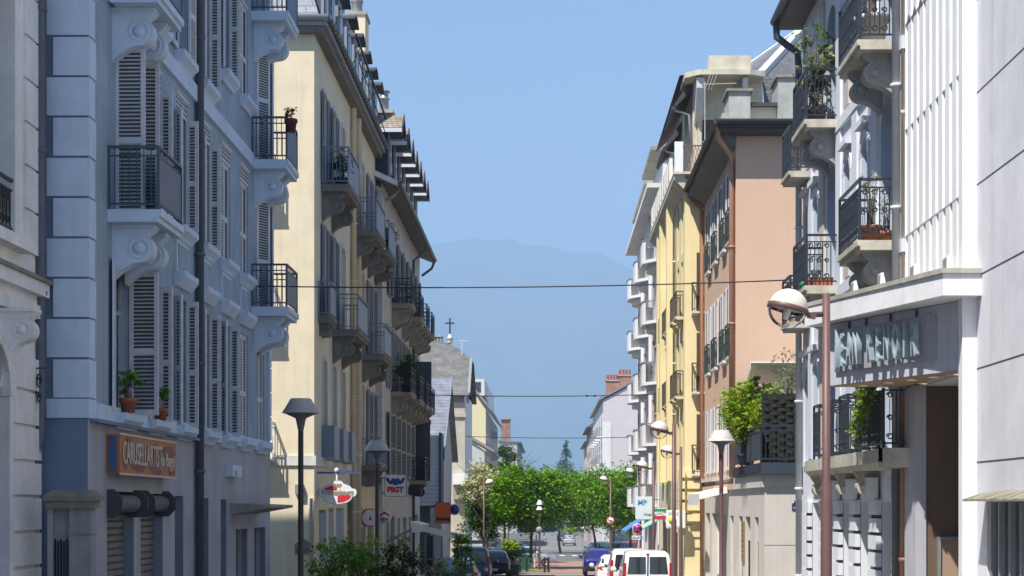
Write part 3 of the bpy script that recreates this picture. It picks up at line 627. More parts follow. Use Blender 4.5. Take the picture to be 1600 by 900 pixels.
# ================================================================ RIGHT: cinema at the right edge
KW = mat('white corrugated cladding', (.80, .81, .83), .55, .05, 2, dirt=.3); KG = mat('pale grey concrete', (.68, .685, .74), .8, .07, 1.2, dirt=.34, bump=.15)
KF = mat('white fascia', (.74, .745, .77), .6, .07, 2, dirt=.4); KS = mat('grey fascia render', (.50, .51, .57), .8, .1, 2, dirt=.5); brown = mat('dark brown wall', (.14, .092, .06), .7, .12, 2, dirt=.2)
seal = mat('joint seal', (.06, .06, .06), .8); X = 6.1; g0 = gz(28) - 1
B = thing('cinema', 'white cinema with corrugated cladding, dark recessed entrance and angled canopy at the right edge', 'cinema', T(X, 27, g0)); BM_ = W[B.name]; P = PR(X)
w = MB(); n = 9; y0, y1 = 25.2, 29.32            # trapezoid folds
pts = []
for i in range(n): s = (y1 - y0) / n; u = y0 + s * i; pts += [(u, .0), (u + s * .6, .0), (u + s * .68, -.12), (u + s * .92, -.12)]
pts.append((y1, 0))
for z0, z1, k in ((1.95, 4.55, 0), (4.55, 6.35, 1), (6.35, 8.15, 2), (8.15, 10.4, 3), (10.4, 13, 4)):
    for i, ((u, a), (v, b_)) in enumerate(zip(pts, pts[1:])):
        o_ = .006 * (k % 2); w.quad(P(u, a + o_, E + z0), P(v, b_ + o_, E + z0), P(v, b_ + o_, E + z1), P(u, a + o_, E + z1), KW)
    if k: w.box(X - .004, X + .1, y0, y1, E + z0 - .012, E + z0 + .012, KS)
for i in range(n):
    u = y0 + (y1 - y0) / n * i; w.prism([P(u, .012, E + 8.12), P(u + .28, .012, E + 8.12), P(u + .28, .012, E + 8.17), P(u + .06, .03, E + 8.22)], (.03, 0, 0), stone_d)
w.box(X + .14, X + 12, y0, y1, E + 1.95, E + 13, KW); w.build('cladding', B, BM_, True)
w = MB(); X2 = 6.28
wall(w, PR(X2), 8, 25.2, g0, E + 13, [(21.5, 24.62, g0, E + .12)], KG, .12); w.quad((X2 + .0, 25.2, g0), (X + .0, 25.2, g0), (X, 25.2, E + 13), (X2, 25.2, E + 13), KW); w.box(X - .03, X2 - .0, 25.19, 25.42, g0, E + 13, KW)
w.quad((X2, 8, g0), (X2 + 12, 8, g0), (X2 + 12, 8, E + 13), (X2, 8, E + 13), KG)
for z in (-.9, .62, 1.98, 3.33, 4.66, 6.0, 7.36, 8.7, 10.1): w.box(X2 - .0025, X2 + .01, 8, 25.18, E + z - .012, E + z + .012, seal) if z > .3 else None
for y in (10, 14, 18): w.box(X2 - .0022, X2 + .01, y - .006, y + .006, E + .3, E + 13, seal)
w.build('concrete_wall', B, BM_, True)
w = MB()                                          # shop window with little ledge
w.box(X2 + .1, X2 + .14, 21.5, 24.62, g0, E + .12, glass)
for y in (21.6, 22.3, 22.95, 23.5, 24.05, 24.5): w.box(X2 + .02, X2 + .1, y - .03, y + .03, g0, E + .12, zinc)
w.box(X2 + .02, X2 + .1, 21.5, 24.62, E + .04, E + .12, zinc); wo = w.build('shop_window', B, BM_, True)
w = MB(); random.seed(3)
for i in range(24): y = 21.4 + .135 * i; w.prism([(X2 - .34, y, E + .08 + random.uniform(-.01, .01)), (X2 + .0, y, E + .2), (X2 + .0, y, E + .16), (X2 - .34, y, E + .05)], (0, .125, 0), stone_d)
w.build('ledge', wo, BM_, True)
w = MB()                                          # entrance recess below the canopy
w.quad((X, 28.3, g0), (X + 6, 28.3, g0), (X + 6, 28.3, E + 1.98), (X, 28.3, E + 1.98), brown); w.quad((X + 5, 25.4, g0), (X + 5, 28.3, g0), (X + 5, 28.3, E + 1.98), (X + 5, 25.4, E + 1.98), brown)
w.quad((X2, 25.42, g0), (X2 + 6, 25.42, g0), (X2 + 6, 25.42, E + 1.98), (X2, 25.42, E + 1.98), brown)
w.box(X + .13, X + 5, 28.32, 29.3, g0, E + 1.96, KF); w.box(X - .06, X + .12, 28.26, 29.1, g0, E + 1.96, mat('grey pilaster', (.45, .45, .5), .8, .08, 2, dirt=.3)); w.build('entrance', B, BM_, True)
w = MB(); w.box(6.45, 6.9, 28.24, 28.29, g0, E - .56, mat('poster paper', (.36, .24, .17), .7, .1, 4))
for a in ((6.4, 6.45, g0, E - .52), (6.45, 6.95, E - .57, E - .52)): w.box(a[0], a[1], 28.2, 28.29, a[2], a[3], zinc)
w.build('poster_frame', B, BM_, True)
# canopy: widens away from the camera; sign fascia below a projecting slab
w = MB(); zt, zb = E + 3.34, E + 3.02
sl = [(6.28, 24.9), (5.72, 24.9), (4.38, 29.25), (6.1, 29.25)]
w.prism([(x, y, zb) for x, y in sl], (0, 0, zt - zb), KF); w.prism([(x, y, zt) for x, y in [(6.28, 24.86), (5.69, 24.86), (4.35, 29.3), (6.1, 29.3)]], (0, 0, .07), concrete)
cp = w.build('canopy', B, BM_, True)
fa, fb_ = Vector((6.2, 25.3, 0)), Vector((4.66, 29.05, 0)); fd = (fb_ - fa).normalized(); fn = Vector((-fd.y, fd.x, 0)); fn = fn if fn.y < 0 else -fn
w = MB(); soff = mat('tan soffit', (.42, .30, .21), .7, .06, 2)
w.prism([fa + Vector((0, 0, E + 1.99)), fb_ + Vector((0, 0, E + 1.99)), Vector((6.1, 29.05, E + 1.99)), Vector((6.3, 28.5, E + 1.99)), Vector((6.3, 25.25, E + 1.99))], (0, 0, 1.02), KS); w.build('fascia', cp, BM_, True)
w = MB(); w.prism([fa + Vector((0, .01, E + 1.98)), fb_ + Vector((.02, -.02, E + 1.98)), Vector((6.1, 29.03, E + 1.98)), Vector((10.5, 28.28, E + 1.98)), Vector((10.5, 25.44, E + 1.98)), Vector((6.3, 25.44, E + 1.98))], (0, 0, .006), soff); w.build('soffit', cp, BM_, True)
warm = glow('downlight glow', (1.0, .62, .28), 1.6)
for t_, q in ((.14, .25), (.3, .25), (.46, .25), (.62, .25), (.8, .25), (.2, .75), (.4, .8), (.6, .8), (.05, .6), (.85, .7)):
    p = fa + (fb_ - fa) * t_ - fn * (q * (1.1 if t_ > .3 else .9)); w = MB(); w.lathe([(.085, -.02), (.085, .0), (.06, .0)], brass if 'brass' in globals() else white, (p.x, p.y, E + 1.978), 14); w.lathe([(.06, -.006), (0, -.008)], warm, (p.x, p.y, E + 1.978), 14); w.build('downlight', cp, BM_, True)
def fpt(t_, n_, z): p = fa + fd * t_ + fn * n_; return (p.x, p.y, z)
FL_ = (fb_ - fa).length
S = thing('cinema_sign', 'cinema name sign of tall grey-blue metal letters on a pale board under the canopy', 'sign', T(5.4, 27, E + 2.4)); SM = W[S.name]
w = MB(); vs = [fpt(t_, n_, z) for z in (E + 2.2, E + 2.88) for n_ in (.004, .05) for t_ in (.80, 3.62)]; w.add(vs, [(0, 2, 3, 1), (4, 5, 7, 6), (0, 1, 5, 4), (2, 6, 7, 3), (0, 4, 6, 2), (1, 3, 7, 5)], mat('sign board render', (.34, .345, .38), .8, .1, 3, dirt=.5)); w.build('board', S, SM, True)
letm = mat('grey blue letters', (.36, .44, .50), .45, .15, 5, metal=.1, dirt=.4)
ax = Vector((-fd.x, -fd.y, 0)); M3 = Matrix((( ax.x, 0, fn.x, 0), (ax.y, 0, fn.y, 0), (0, 1, 0, 0), (0, 0, 0, 1)))
def letter_run(s, t0, t1, h):                      # letters are placed from the far end (t0) to the near end (t1)
    k = len(s)
    for i, ch in enumerate(s):
        t_ = t0 + (t1 - t0) * (i + .5) / k; p = fa + fd * t_ + fn * .16; me = text_me(ch, h, letm, .045, (.40 if ch not in 'I' else .8, 1.38), bold=.004)
        put('letter', me, S, T(p.x, p.y, E + 2.53) @ M3)
letter_run('JEAN', 3.46, 2.66, .55); letter_run('RENOIR', 2.48, 1.02, .55)
for t_ in (1.3, 2.0, 2.7, 3.2):
    w = MB(); w.bar(fpt(t_, .03, E + 3.0), fpt(t_, .03, E + 2.8), .03, seal); w.build('hanger', S, SM, True)
for i, (y, dx) in enumerate(((25.7, 5.72), (26.6, 5.42), (27.6, 5.1), (28.6, 4.85))):
    L_ = thing('floodlight', ['largest and nearest floodlight, at the right end of the cinema canopy roof', 'second floodlight from the right on the cinema canopy roof', 'third floodlight from the right on the cinema canopy roof', 'farthest and leftmost floodlight on the cinema canopy roof'][i], 'floodlight', T(dx + .35, y, zt + .07), 'floodlights on the canopy roof'); LM = W[L_.name]; x = dx + .35
    w = MB(); w.prism([(x - .11, y, zt + .17), (x - .1, y, zt + .37), (x - .06, y, zt + .38), (x - .02, y, zt + .2)], (0, .26, 0), white); w.box(x - .115, x - .105, y + .02, y + .24, zt + .2, zt + .34, zinc); w.build('housing', L_, LM, True)
    w = MB(); w.tube([(x + .1, y + .15, zt + .2), (x + .2, y + .15, zt + .17), (x + .24, y + .15, zt + .07)], .012, iron, 6); w.bar((x, y + .15, zt + .05), (x, y + .15, zt + .2), .04, zinc); w.build('bracket', L_, LM, True)

# ================================================================ RIGHT: white house with scroll balconies
R1 = mat('white blue render', (.66, .69, .75), .75, .05, 1.2, dirt=.22, bump=.08); R1b = mat('beige render panel', (.55, .48, .43), .85, .08, 1.5, dirt=.3); R1s = mat('mossy balcony stone', (.50, .47, .39), .85, .2, 4, dirt=.7, bump=.15)
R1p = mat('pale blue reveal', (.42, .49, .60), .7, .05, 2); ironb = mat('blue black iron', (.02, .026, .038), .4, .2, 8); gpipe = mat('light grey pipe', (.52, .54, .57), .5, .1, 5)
Y0, Y1 = 29.32, 41.0; g0 = gz(36) - 1; TOP = E + 11.35
B = thing('white_house', 'white house with scroll-bracket balconies and black iron railings beside the cinema', 'house', T(X, Y0, g0)); BM_ = W[B.name]; P = PR(X)
cols = [30.85, 33.0, 34.9, 36.9, 39.0, 40.3]; H = []; WN = []
for i, y in enumerate(cols):
    ww = 1.25 if i in (0, 3) else .72
    for s, h in ((1.0, 2.6), (4.6, 2.75), (8.05, 2.6)):
        if i == 5 and s > 5: continue
        hh = h - (.35 if i not in (0, 3) else 0); ss = s + (.75 if i not in (0, 3) and s > 2 else 0); top = s + hh
        H.append((y - ww / 2, y + ww / 2, E + ss, E + top, ww * .42)); WN.append((y, E + ss, top - ss, ww))
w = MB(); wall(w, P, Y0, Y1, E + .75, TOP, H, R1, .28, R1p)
piers = [(29.5, 30.0), (31.35, 32.15), (33.45, 34.2), (35.4, 36.1), (37.4, 38.0), (39.5, 40.4)]
GH = [(30.0, 31.35), (32.15, 33.45), (34.2, 35.4), (36.1, 37.4), (38.0, 39.5), (40.4, 40.9)]
wall(w, P, Y0, Y1, g0, E + .75, [(a, b_, g0, E + .05) for a, b_ in GH], R1, .2)
w.quad((X, Y0, g0), (X + 9, Y0, g0), (X + 9, Y0, TOP), (X, Y0, TOP), R1b); w.quad((X, Y1, g0), (X + 9, Y1, g0), (X + 9, Y1, TOP), (X, Y1, TOP), R1); w.build('wall', B, BM_, True)
for y, s, h, ww in WN:
    o_ = window(B, FR(X, y, s), ww, h, R1p, rec=.28)
    if ww < 1:
        w = MB(); rbox(w, P, y - ww / 2 - .1, y + ww / 2 + .1, 0, .05, s - .1, s, R1)
        rbox(w, P, y - ww / 2 - .17, y - ww / 2, 0, .035, s, s + h - .2, R1); rbox(w, P, y + ww / 2, y + ww / 2 + .17, 0, .035, s, s + h - .2, R1)
        k = 8; f1 = lambda i, r, q=y, t_=s + h: (q - r * math.cos(math.pi * i / k), t_ - ww * .42 + (ww * .42 + r - ww / 2) * math.sin(math.pi * i / k))
        for i in range(k):
            a, b_, c, d_ = f1(i, ww / 2), f1(i + 1, ww / 2), f1(i + 1, ww / 2 + .17), f1(i, ww / 2 + .17); w.prism([P(q[0], 0, q[1]) for q in (a, b_, c, d_)], (-.04, 0, 0), R1)
        rbox(w, P, y - .28, y + .28, 0, .045, s - .75, s - .25, R1b) if s > E + 3 else None
        rbox(w, P, y - .45, y + .45, 0, .14, s + h + .22, s + h + .34, R1); w.build('surround', o_, BM_, True)
w = MB()
for y in (29.75, 31.95, 33.95, 35.85, 38.0, 39.65): rbox(w, P, y - .28, y + .28, 0, .05, E + 1.05, TOP - .3, R1b if y in (29.75, 38.0) else R1)
for z in (4.3, 7.75): rbox(w, P, Y0, Y1, 0, .07, E + z, E + z + .22, R1)
w.build('pilasters', B, BM_, True)
w = MB()                                          # carved frieze below the lower balconies
for i in range(9):
    y = 31.0 + .42 * i; rbox(w, P, y, y + .36, .0, .07, E + 3.86, E + 4.24, R1)
    for q in range(4): rbox(w, P, y + .05 + .07 * q, y + .09 + .07 * q, .07, .09, E + 3.92, E + 4.18, R1b if i % 2 else R1)
w.build('frieze', B, BM_, True)
w = MB(); random.seed(2)
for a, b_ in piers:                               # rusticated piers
    w = MB(); z = g0 + .1; k = 0; rbox(w, P, a + .01, b_ - .01, -.1, .012, g0, E + .05, mat('groove shade', (.10, .10, .10), .9))  # dark strip behind the courses paints in the shade of the grooves
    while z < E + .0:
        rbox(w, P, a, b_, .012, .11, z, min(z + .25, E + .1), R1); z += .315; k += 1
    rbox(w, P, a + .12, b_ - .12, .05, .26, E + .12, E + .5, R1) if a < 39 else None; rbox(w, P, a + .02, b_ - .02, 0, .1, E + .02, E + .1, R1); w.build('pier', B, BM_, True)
for a, b_ in GH:
    w = MB(); rbox(w, P, a, b_, -.23, -.2, g0, E + .1, darkin)
    if a in (34.2, 38.0):
        for i in range(34): rbox(w, P, a + .05, b_ - .4, -.2, -.17, g0 + .12 * i, g0 + .12 * i + .07, zinc) if g0 + .12 * i < E - .2 else None
    else: rbox(w, P, a + .1, b_ - .1, -.2, -.16, g0, E - .3, mat('dark brown door', (.06, .045, .04), .5))
    w.build('door', B, BM_, True)
for s in (4.57, 8.03, 11.6): balcony(B, FR(X, 30.85, E + s), 2.1, .73, 'ornate', R1s, ironb, None, .17, bm=mat('grey bracket', (.36, .36, .35), .85, .15, 4, dirt=.5), H=.75, h=1.05) if s < 9 else None
for s in (4.57, 8.03): balcony(B, FR(X, 36.9, E + s), 1.9, .72, 'ornate', R1s, ironb, None, .17, bm=MAT['grey bracket'], H=.75, h=1.05)
for s in (4.2, 7.65): balcony(B, FR(X, 40.2, E + s), 1.3, .55, 'ornate', R1s, ironb, None, .14, br=None, h=1.05)
w = MB(); w.prism([(X, 28.75, E + .95), (X - .5, 28.75, E + .95), (X - .5, 28.75, E + .72), (X - .42, 28.75, E + .62), (X, 28.75, E + .62)], (0, 8.6, 0), R1s); w.box(X - .5, X + .1, 28.7, 29.1, E + .62, E + .95, R1s); lb = w.build('balcony', B, BM_, True)
for y, L in ((30.3, 2.6), (32.9, 1.0), (34.6, .75), (36.2, .75)): put('railing', rail_me(L, .48, 'ornate', ironb, h=1.12), lb, FR(X, y, E + .95))
for y in (31.8, 33.9, 35.8, 37.0): put('bracket', scroll_me(.42, .5, .26, R1s), lb, FR(X, y, E + .62))
w = MB(); O = .56; w.box(X - O, X + 9, Y0, Y1 + .3, TOP, TOP + .06, wood); w.box(X - O - .02, X + 9, Y0, Y1 + .32, TOP + .06, TOP + .22, wood)
w.quad((X - O, Y0, TOP + .22), (X - O, Y1 + .3, TOP + .22), (X + 4, Y1 - 3, TOP + 3), (X + 4, Y0, TOP + 3), slate); w.quad((X - O, Y1 + .3, TOP + .22), (X + 9, Y1 + .3, TOP + .22), (X + 9, Y1 - 3, TOP + 3), (X + 4, Y1 - 3, TOP + 3), slate); w.build('roof', B, BM_, True)
w = MB(); w.tube([(X - O - .08, Y0, TOP + .2), (X - O - .08, Y1 + .35, TOP + .2)], .1, slatepipe, 10); w.build('gutter', B, BM_, True)
dpipe = mat('dark blue pipe', (.075, .085, .11), .45, .2, 5)
pipe(B, [(X - O - .06, Y1 + .1, TOP + .12), (X - O - .05, Y1 + .1, TOP - .22), (X - O + .2, Y1 + .1, TOP - .42), (X - .12, Y1 + .05, TOP - .6), (X - .1, Y1 + .02, TOP - 1.0), (X - .1, Y1 + .02, TOP - 2.7)], .085, dpipe)
pipe(B, [(X - .1, Y1 + .02, TOP - 2.7), (X - .1, Y1 + .02, g0)], .075, gpipe)
pipe(B, [(X - .1, 29.55, TOP), (X - .1, 29.55, E + .9)], .085, gpipe); pipe(B, [(X - .1, 29.55, E + .92), (X - .1, 29.55, g0)], .09, MAT['dark plate'])
pipe(B, [(X - .05, 29.2, E + 1.9), (X - .05, 29.2, g0)], .07, mat('copper brown pipe', (.25, .12, .075), .5, .2, 6)); pipe(B, [(X - .03, 29.38, TOP), (X - .03, 29.38, E + 2.0)], .03, R1b)
# ================================================================ RIGHT: salmon house with terrace
R2 = mat('salmon render', (.60, .41, .295), .85, .045, .8, dirt=.10, bump=.08); R2c = mat('cream ground floor', (.58, .54, .49), .85, .06, 1, dirt=.25, bump=.08)
R2s = mat('white slat shutters', (.62, .63, .66), .6, .1, 7); copper = mat('copper pipe', (.42, .22, .14), .6, .15, 6)
Y0, Y1 = 55.5, 66.7; g0 = gz(60) - 1; TOP = E + 11.9
B = thing('salmon_house', 'salmon pink house with dark eaves and iron window guards behind the corner terrace', 'house', T(X, Y0, g0)); BM_ = W[B.name]; P = PR(X)
bays = [56.7, 58.8, 61.6, 64.2, 66.0]; H = []; WN = []
for y in bays[:4]:
    for s in (1.15, 4.9, 8.65): H.append((y - .5, y + .5, E + s, E + s + 2.35)); WN.append((y, E + s))
w = MB(); wall(w, P, Y0, Y1, E + .7, TOP, H, R2, .2); w.quad((X, Y0, g0), (X + 10, Y0, g0), (X + 10, Y0, TOP), (X, Y0, TOP), R2); w.quad((X, Y1, g0), (X + 10, Y1, g0), (X + 10, Y1, TOP), (X, Y1, TOP), R2)
GH = [(56.2, 57.2, g0, E - .35), (58.4, 59.4, g0, E - .35), (60.6, 63.6, g0, E - .3), (64.3, 66.0, g0, E - .3)]
wall(w, P, Y0, Y1, g0, E + .7, GH, R2c, .3); w.build('wall', B, BM_, True)
for i, (y, s) in enumerate(WN):
    o_ = window(B, FR(X, y, s), 1.0, 2.35, R2s, R2s, 'flat', rec=.2)
    if s > E + 2:
        q = FR(X, y, s - .1); w = MB(); rbox(w, P, y - .62, y + .62, 0, .16, s - .12, s - .02, offwhite); w.build('sill', o_, BM_, True)
        put('guard', rail_me(1.25, .2, 'ornate', mat('green black iron', (.03, .045, .04), .5, .3, 9), h=1.1), o_, q)
w = MB(); rbox(w, P, Y0, Y1, 0, .08, E + .5, E + .7, R2); rbox(w, P, Y0 + .2, Y1, 0, .14, E + .85, E + .98, offwhite); w.build('string_course', B, BM_, True)
w = MB(); O = .62; dke = mat('dark eave', (.05, .05, .055), .6, .2, 4)
w.prism([(X, Y0 - .1, TOP - .42), (X - O, Y0 - .1, TOP + .0), (X - O, Y0 - .1, TOP + .1), (X, Y0 - .1, TOP + .1)], (0, Y1 - Y0 + .1, 0), wood); w.box(X - O - .02, X + 10, Y0 - .68, Y1, TOP + .1, TOP + .3, dke); w.prism([(X - O, Y0 - .62, TOP), (X + 10, Y0 - .62, TOP), (X + 10, Y0, TOP - .06), (X, Y0, TOP - .06)], (0, 0, .1), dke); w.build('eaves', B, BM_, True)
w = MB(); w.tube([(X - O - .08, Y0 - .75, TOP + .26), (X - O - .08, Y1 + .1, TOP + .26)], .1, dke, 8); w.tube([(X - O - .08, Y0 - .75, TOP + .26), (X + 10, Y0 - .75, TOP + .26)], .09, dke, 8); w.build('gutter', B, BM_, True)
w = MB(); w.quad((X - O, Y0 - .65, TOP + .3), (X + 10, Y0 - .65, TOP + .3), (X + 10, Y0 + 3, TOP + .85), (X + 2.5, Y0 + 3, TOP + .85), zinc); w.quad((X - O, Y0 - .65, TOP + .3), (X - O, Y1, TOP + .3), (X + 2.5, Y1, TOP + .85), (X + 2.5, Y0 + 3, TOP + .85), slate); w.quad((X + 2.5, Y0 + 3, TOP + .85), (X + 10, Y0 + 3, TOP + .85), (X + 10, Y1, TOP + .85), (X + 2.5, Y1, TOP + .85), slate); w.build('roof', B, BM_, True)
pipe(B, [(X - O, Y0 - .4, TOP + .2), (X - O, Y0 - .35, TOP - .15), (X - .12, Y0 + .15, TOP - .7), (X - .1, Y0 + .25, TOP - 1.1), (X - .1, Y0 + .25, E + .9)], .09, copper)
pipe(B, [(X - O, Y1 - .2, TOP + .1), (X - O, Y1 - .2, TOP - .1), (X - .12, Y1 - .3, TOP - .6), (X - .1, Y1 - .25, g0)], .08, copper)
w = MB()                                          # attic between chimney stacks on the roof edge
for x0, x1, y, z0, z1 in ((5.95, 6.65, 56.2, 11.95, 13.45), (7.55, 8.3, 56.2, 11.95, 13.9)):
    w = MB(); w.box(x0, x1, y, y + 1.5, E + z0 + .2, E + z1, mat('grey chimney render', (.40, .41, .38), .9, .15, 3, dirt=.5)); w.box(x0 - .08, x1 + .08, y - .08, y + 1.58, E + z1, E + z1 + .09, stone_d); w.build('chimney', B, BM_, True)
w = MB(); w.box(6.66, 7.54, 56.5, 59, E + 12.1, E + 13.0, C2); w.box(6.5, 7.6, 56.3, 59.2, E + 13.0, E + 13.12, dke); w.box(5.75, 5.95, 56.4, 57.8, E + 12.1, E + 12.8, MAT['grey chimney render']); w.build('attic', B, BM_, True)
for a, b_, c, d_ in GH:
    w = MB(); rbox(w, P, a, b_, -.32, -.28, g0, d_, glass); rbox(w, P, a + .05, a + .12, -.28, -.2, g0, d_, white); rbox(w, P, b_ - .12, b_ - .05, -.28, -.2, g0, d_, white); w.build('shop_front', B, BM_, True)
# corner building with terrace
Y0, Y1 = 48.2, 55.45; TOP = E + .85
C = thing('corner_shop', 'low cream corner building carrying a dark-railed terrace, in front of the salmon house', 'building', T(X, Y0, g0)); CM = W[C.name]
w = MB(); GH = [(49.6, 50.5, g0, E - .35), (51.6, 52.9, g0, E - .35), (53.6, 54.6, g0, E - .35)]
wall(w, P, Y0, Y1, g0, TOP, GH, R2c, .3); w.quad((X, Y0, g0), (X + 7, Y0, g0), (X + 7, Y0, TOP), (X, Y0, TOP), R2c); w.quad((X, Y0, TOP), (X + 7, Y0, TOP), (X + 7, Y1, TOP), (X, Y1, TOP), concrete); w.box(X - .08, X + 7, Y0 - .06, Y0, E + .5, TOP - .005, R2c); rbox(w, P, Y0 - .08, Y1, 0, .08, E + .5, TOP - .006, R2c)
w.box(X + .0, X + 7, Y0 - .003, Y0 + .0, E - 1.13, E - 1.115, seal); w.box(X + .35, X + .36, Y0 - .003, Y0, g0, E + .5, MAT['grey pilaster']); w.build('wall', C, CM, True)
for a, b_, c, d_ in GH:
    w = MB(); rbox(w, P, a, b_, -.33, -.28, g0, d_, glass); rbox(w, P, a + .03, a + .1, -.28, -.22, g0, d_, white); rbox(w, P, b_ - .1, b_ - .03, -.28, -.22, g0, d_, white)
    for k in range(7): u = a + .1 + k * (b_ - a - .2) / 6; w.bar(P(u, -.1, g0), P(u, -.1, E - 1.1), .025, iron)
    w.bar(P(a, -.1, E - 1.1), P(b_, -.1, E - 1.1), .03, iron); w.build('window', C, CM, True)
w = MB(); tb = mat('dark blue sheet', (.035, .048, .07), .5, .12, 3, dirt=.2); y0, y1 = 47.95, 54.9; xo, xe = 5.98, 8.2; zd = E + 1.18
w.box(xo, X + 7, y0, y1, zd - .28, zd, tb); w.box(xo - .03, X + 7, y0 - .03, y1 + .03, zd - .33, zd - .28, tb); ter = w.build('terrace', C, CM, True)
w = MB(); tr = mat('dark blue rail', (.022, .028, .038), .45, .15, 6); hr = 1.02
w.bar((xo, y0, zd + hr), (xo + 2.6, y0, zd + hr), .07, tr); w.bar((xo, y0, zd + hr - .14), (xo + 2.6, y0, zd + hr - .14), .04, tr); w.bar((xo, y0, zd + .1), (xo + 2.6, y0, zd + .1), .05, tr)
for i in range(22): x = xo + .118 * i; w.bar((x, y0, zd), (x, y0, zd + hr - .14), .022, tr)
w.bar((xo, y0, zd + hr), (xo, y1, zd + hr), .07, tr); w.bar((xo, y0, zd + hr - .14), (xo, y1, zd + hr - .14), .04, tr)
for k in range(3):
    a, b_ = y0 + .08 + k * 2.35, y0 + .08 + k * 2.35 + 2.2; w.box(xo - .01, xo + .01, a, b_, zd + .08, zd + hr - .18, tb); w.bar((xo, a, zd - .2), (xo, a, zd + hr), .06, tr)
for i in range(18): y = y0 + .2 + .39 * i; w.box(xo - .05, xo + .0, y, y + .2, zd - .26, zd - .02, tr)
w.build('railing', ter, CM, True)
pipe(C, [(7.25, Y0 - .1, TOP - .05), (7.25, Y0 - .1, g0)], .085, R2c)
nav = mat('navy enamel', (.02, .025, .12), .35); S = thing('street_sign', 'small navy street name plate on the cream corner wall', 'sign', T(7.05, Y0 - .02, E - .0)); SM = W[S.name]
w = MB(); w.box(6.86, 7.38, Y0 - .03, Y0 - .002, E - .14, E + .11, nav); w.lathe([(.03, 0), (0, .012)], white, (6.89, Y0 - .03, E + .07), 10, Matrix.Rotation(R(90), 4, 'X')); w.build('plate', S, SM, True)
put('lettering', text_me('RUE', .085, white, .004), S, T(7.1, Y0 - .034, E + .045) @ TXF); put('lettering', text_me('LAMARTINE', .085, white, .004), S, T(7.12, Y0 - .034, E - .075) @ TXF)
bra = mat('brass plate', (.42, .26, .07), .35, .15, 5, metal=.5); S = thing('shop_plaque', 'tall brass plaque on the cream corner building', 'sign', T(X - .05, 53.2, E - 1)); w = MB(); rbox(w, P, 53.0, 53.5, .01, .05, E - 1.75, E - .5, bra)
for k in range(7): rbox(w, P, 53.1, 53.4, .05, .054, E - .65 - .16 * k, E - .6 - .16 * k, iron)
w.build('plate', S, W[S.name], True)
# ================================================================ RIGHT: yellow house with bays
R3 = mat('yellow render', (.78, .67, .38), .85, .05, 1, dirt=.15, bump=.08); R3c = mat('cream concrete', (.60, .55, .43), .85, .15, 2, dirt=.55, bump=.1); R3r = mat('red brown roof', (.14, .06, .055), .7, .15, 4)
brownp = mat('brown joinery', (.10, .055, .04), .6, .15, 5); bri = mat('bronze iron', (.09, .075, .045), .5, .2, 8)
Y0, Y1 = 66.75, 82.0; g0 = gz(75) - 1; TOP = E + 12.6; XB = 5.36
B = thing('yellow_house', 'yellow house with overhanging top storey and little bronze balconies behind the salmon house', 'house', T(X, Y0, g0)); BM_ = W[B.name]; P = PR(XB)
H = []; ys_ = [68.0, 70.0, 73.2, 74.9, 77.2, 80.2]
for y in ys_:
    for s in (1.1, 4.25, 7.35, 9.9): H.append((y - .45, y + .45, E + s, E + s + 2.2))
w = MB(); wall(w, P, Y0, Y1, E + .9, TOP, H, R3, .2); w.quad((XB, Y0, g0), (X + 8, Y0, g0), (X + 8, Y0, TOP), (XB, Y0, TOP), R3); w.quad((XB, Y1, g0), (X + 8, Y1, g0), (X + 8, Y1, TOP), (XB, Y1, TOP), R3)
rbox(w, P, 71.6, 72.2, 0, .35, E + 1, TOP, R3); rbox(w, P, 75.8, 76.5, 0, .35, E + 1, TOP, R3); rbox(w, P, 78.3, 79.2, 0, .3, E + 1, TOP, R3)
GH = [(67.5, 69.5, g0, E - .3), (70.3, 72.5, g0, E - .3), (73.2, 75.5, g0, E - .3), (76.2, 78.4, g0, E - .3), (79.2, 81.2, g0, E - .3)]
wall(w, P, Y0, Y1, g0, E + .9, GH, R3c, .3); w.build('wall', B, BM_, True)
for y in ys_:
    for s in (1.1, 4.25, 7.35, 9.9): window(B, FR(XB, y, E + s), .9, 2.2, brownp, rec=.2); 
    for s in (4.25, 7.35): balcony(B, FR(XB, y, E + s), 1.3, .32, 'plain', R3c, bri, None, .12, br='scroll', bm=R3, H=.22, h=.98, nb=1, inset=.62)
for s in (1.2, 4.35, 7.45):                        # frontal balconies on the end wall beside the salmon pipe
    o_ = balcony(B, FF(5.92, Y0, E + s), .62, .34, 'plain', offwhite, bri, None, .14, br=None, h=1.1)
    w = MB(); w.box(5.82, 6.09, Y0 - .012, Y0 - .002, E + s, E + s + 2.3, brownp)
    for k in range(18): w.box(5.84, 6.07, Y0 - .02, Y0 - .012, E + s + .1 + .12 * k, E + s + .16 + .12 * k, bri)
    w.build('shutter', o_, BM_, True)
for k in range(5):
    w = MB(); z = E + 1.05 - .42 * k; w.box(5.45, 6.0, Y0 - .2, Y0 - .0, z, z + .3, R3); rbox(w, P, Y0 - .2, Y0 + .9, 0, .2, z, z + .3, R3); w.build('block', B, BM_, True)
w = MB(); w.prism([(XB, Y0 - .3, TOP - .5), (XB - .44, Y0 - .3, TOP - .06), (XB - .44, Y0 - .3, TOP + .1), (XB, Y0 - .3, TOP + .1)], (0, Y1 - Y0 + .5, 0), R3c); w.box(XB - .46, X + 1, Y0 - .45, Y1 + .2, TOP + .1, TOP + .2, R3c); lg = w.build('cornice_balcony', B, BM_, True)
w = MB(); hexm = mat('rusty lattice', (.17, .09, .055), .7, .3, 8)
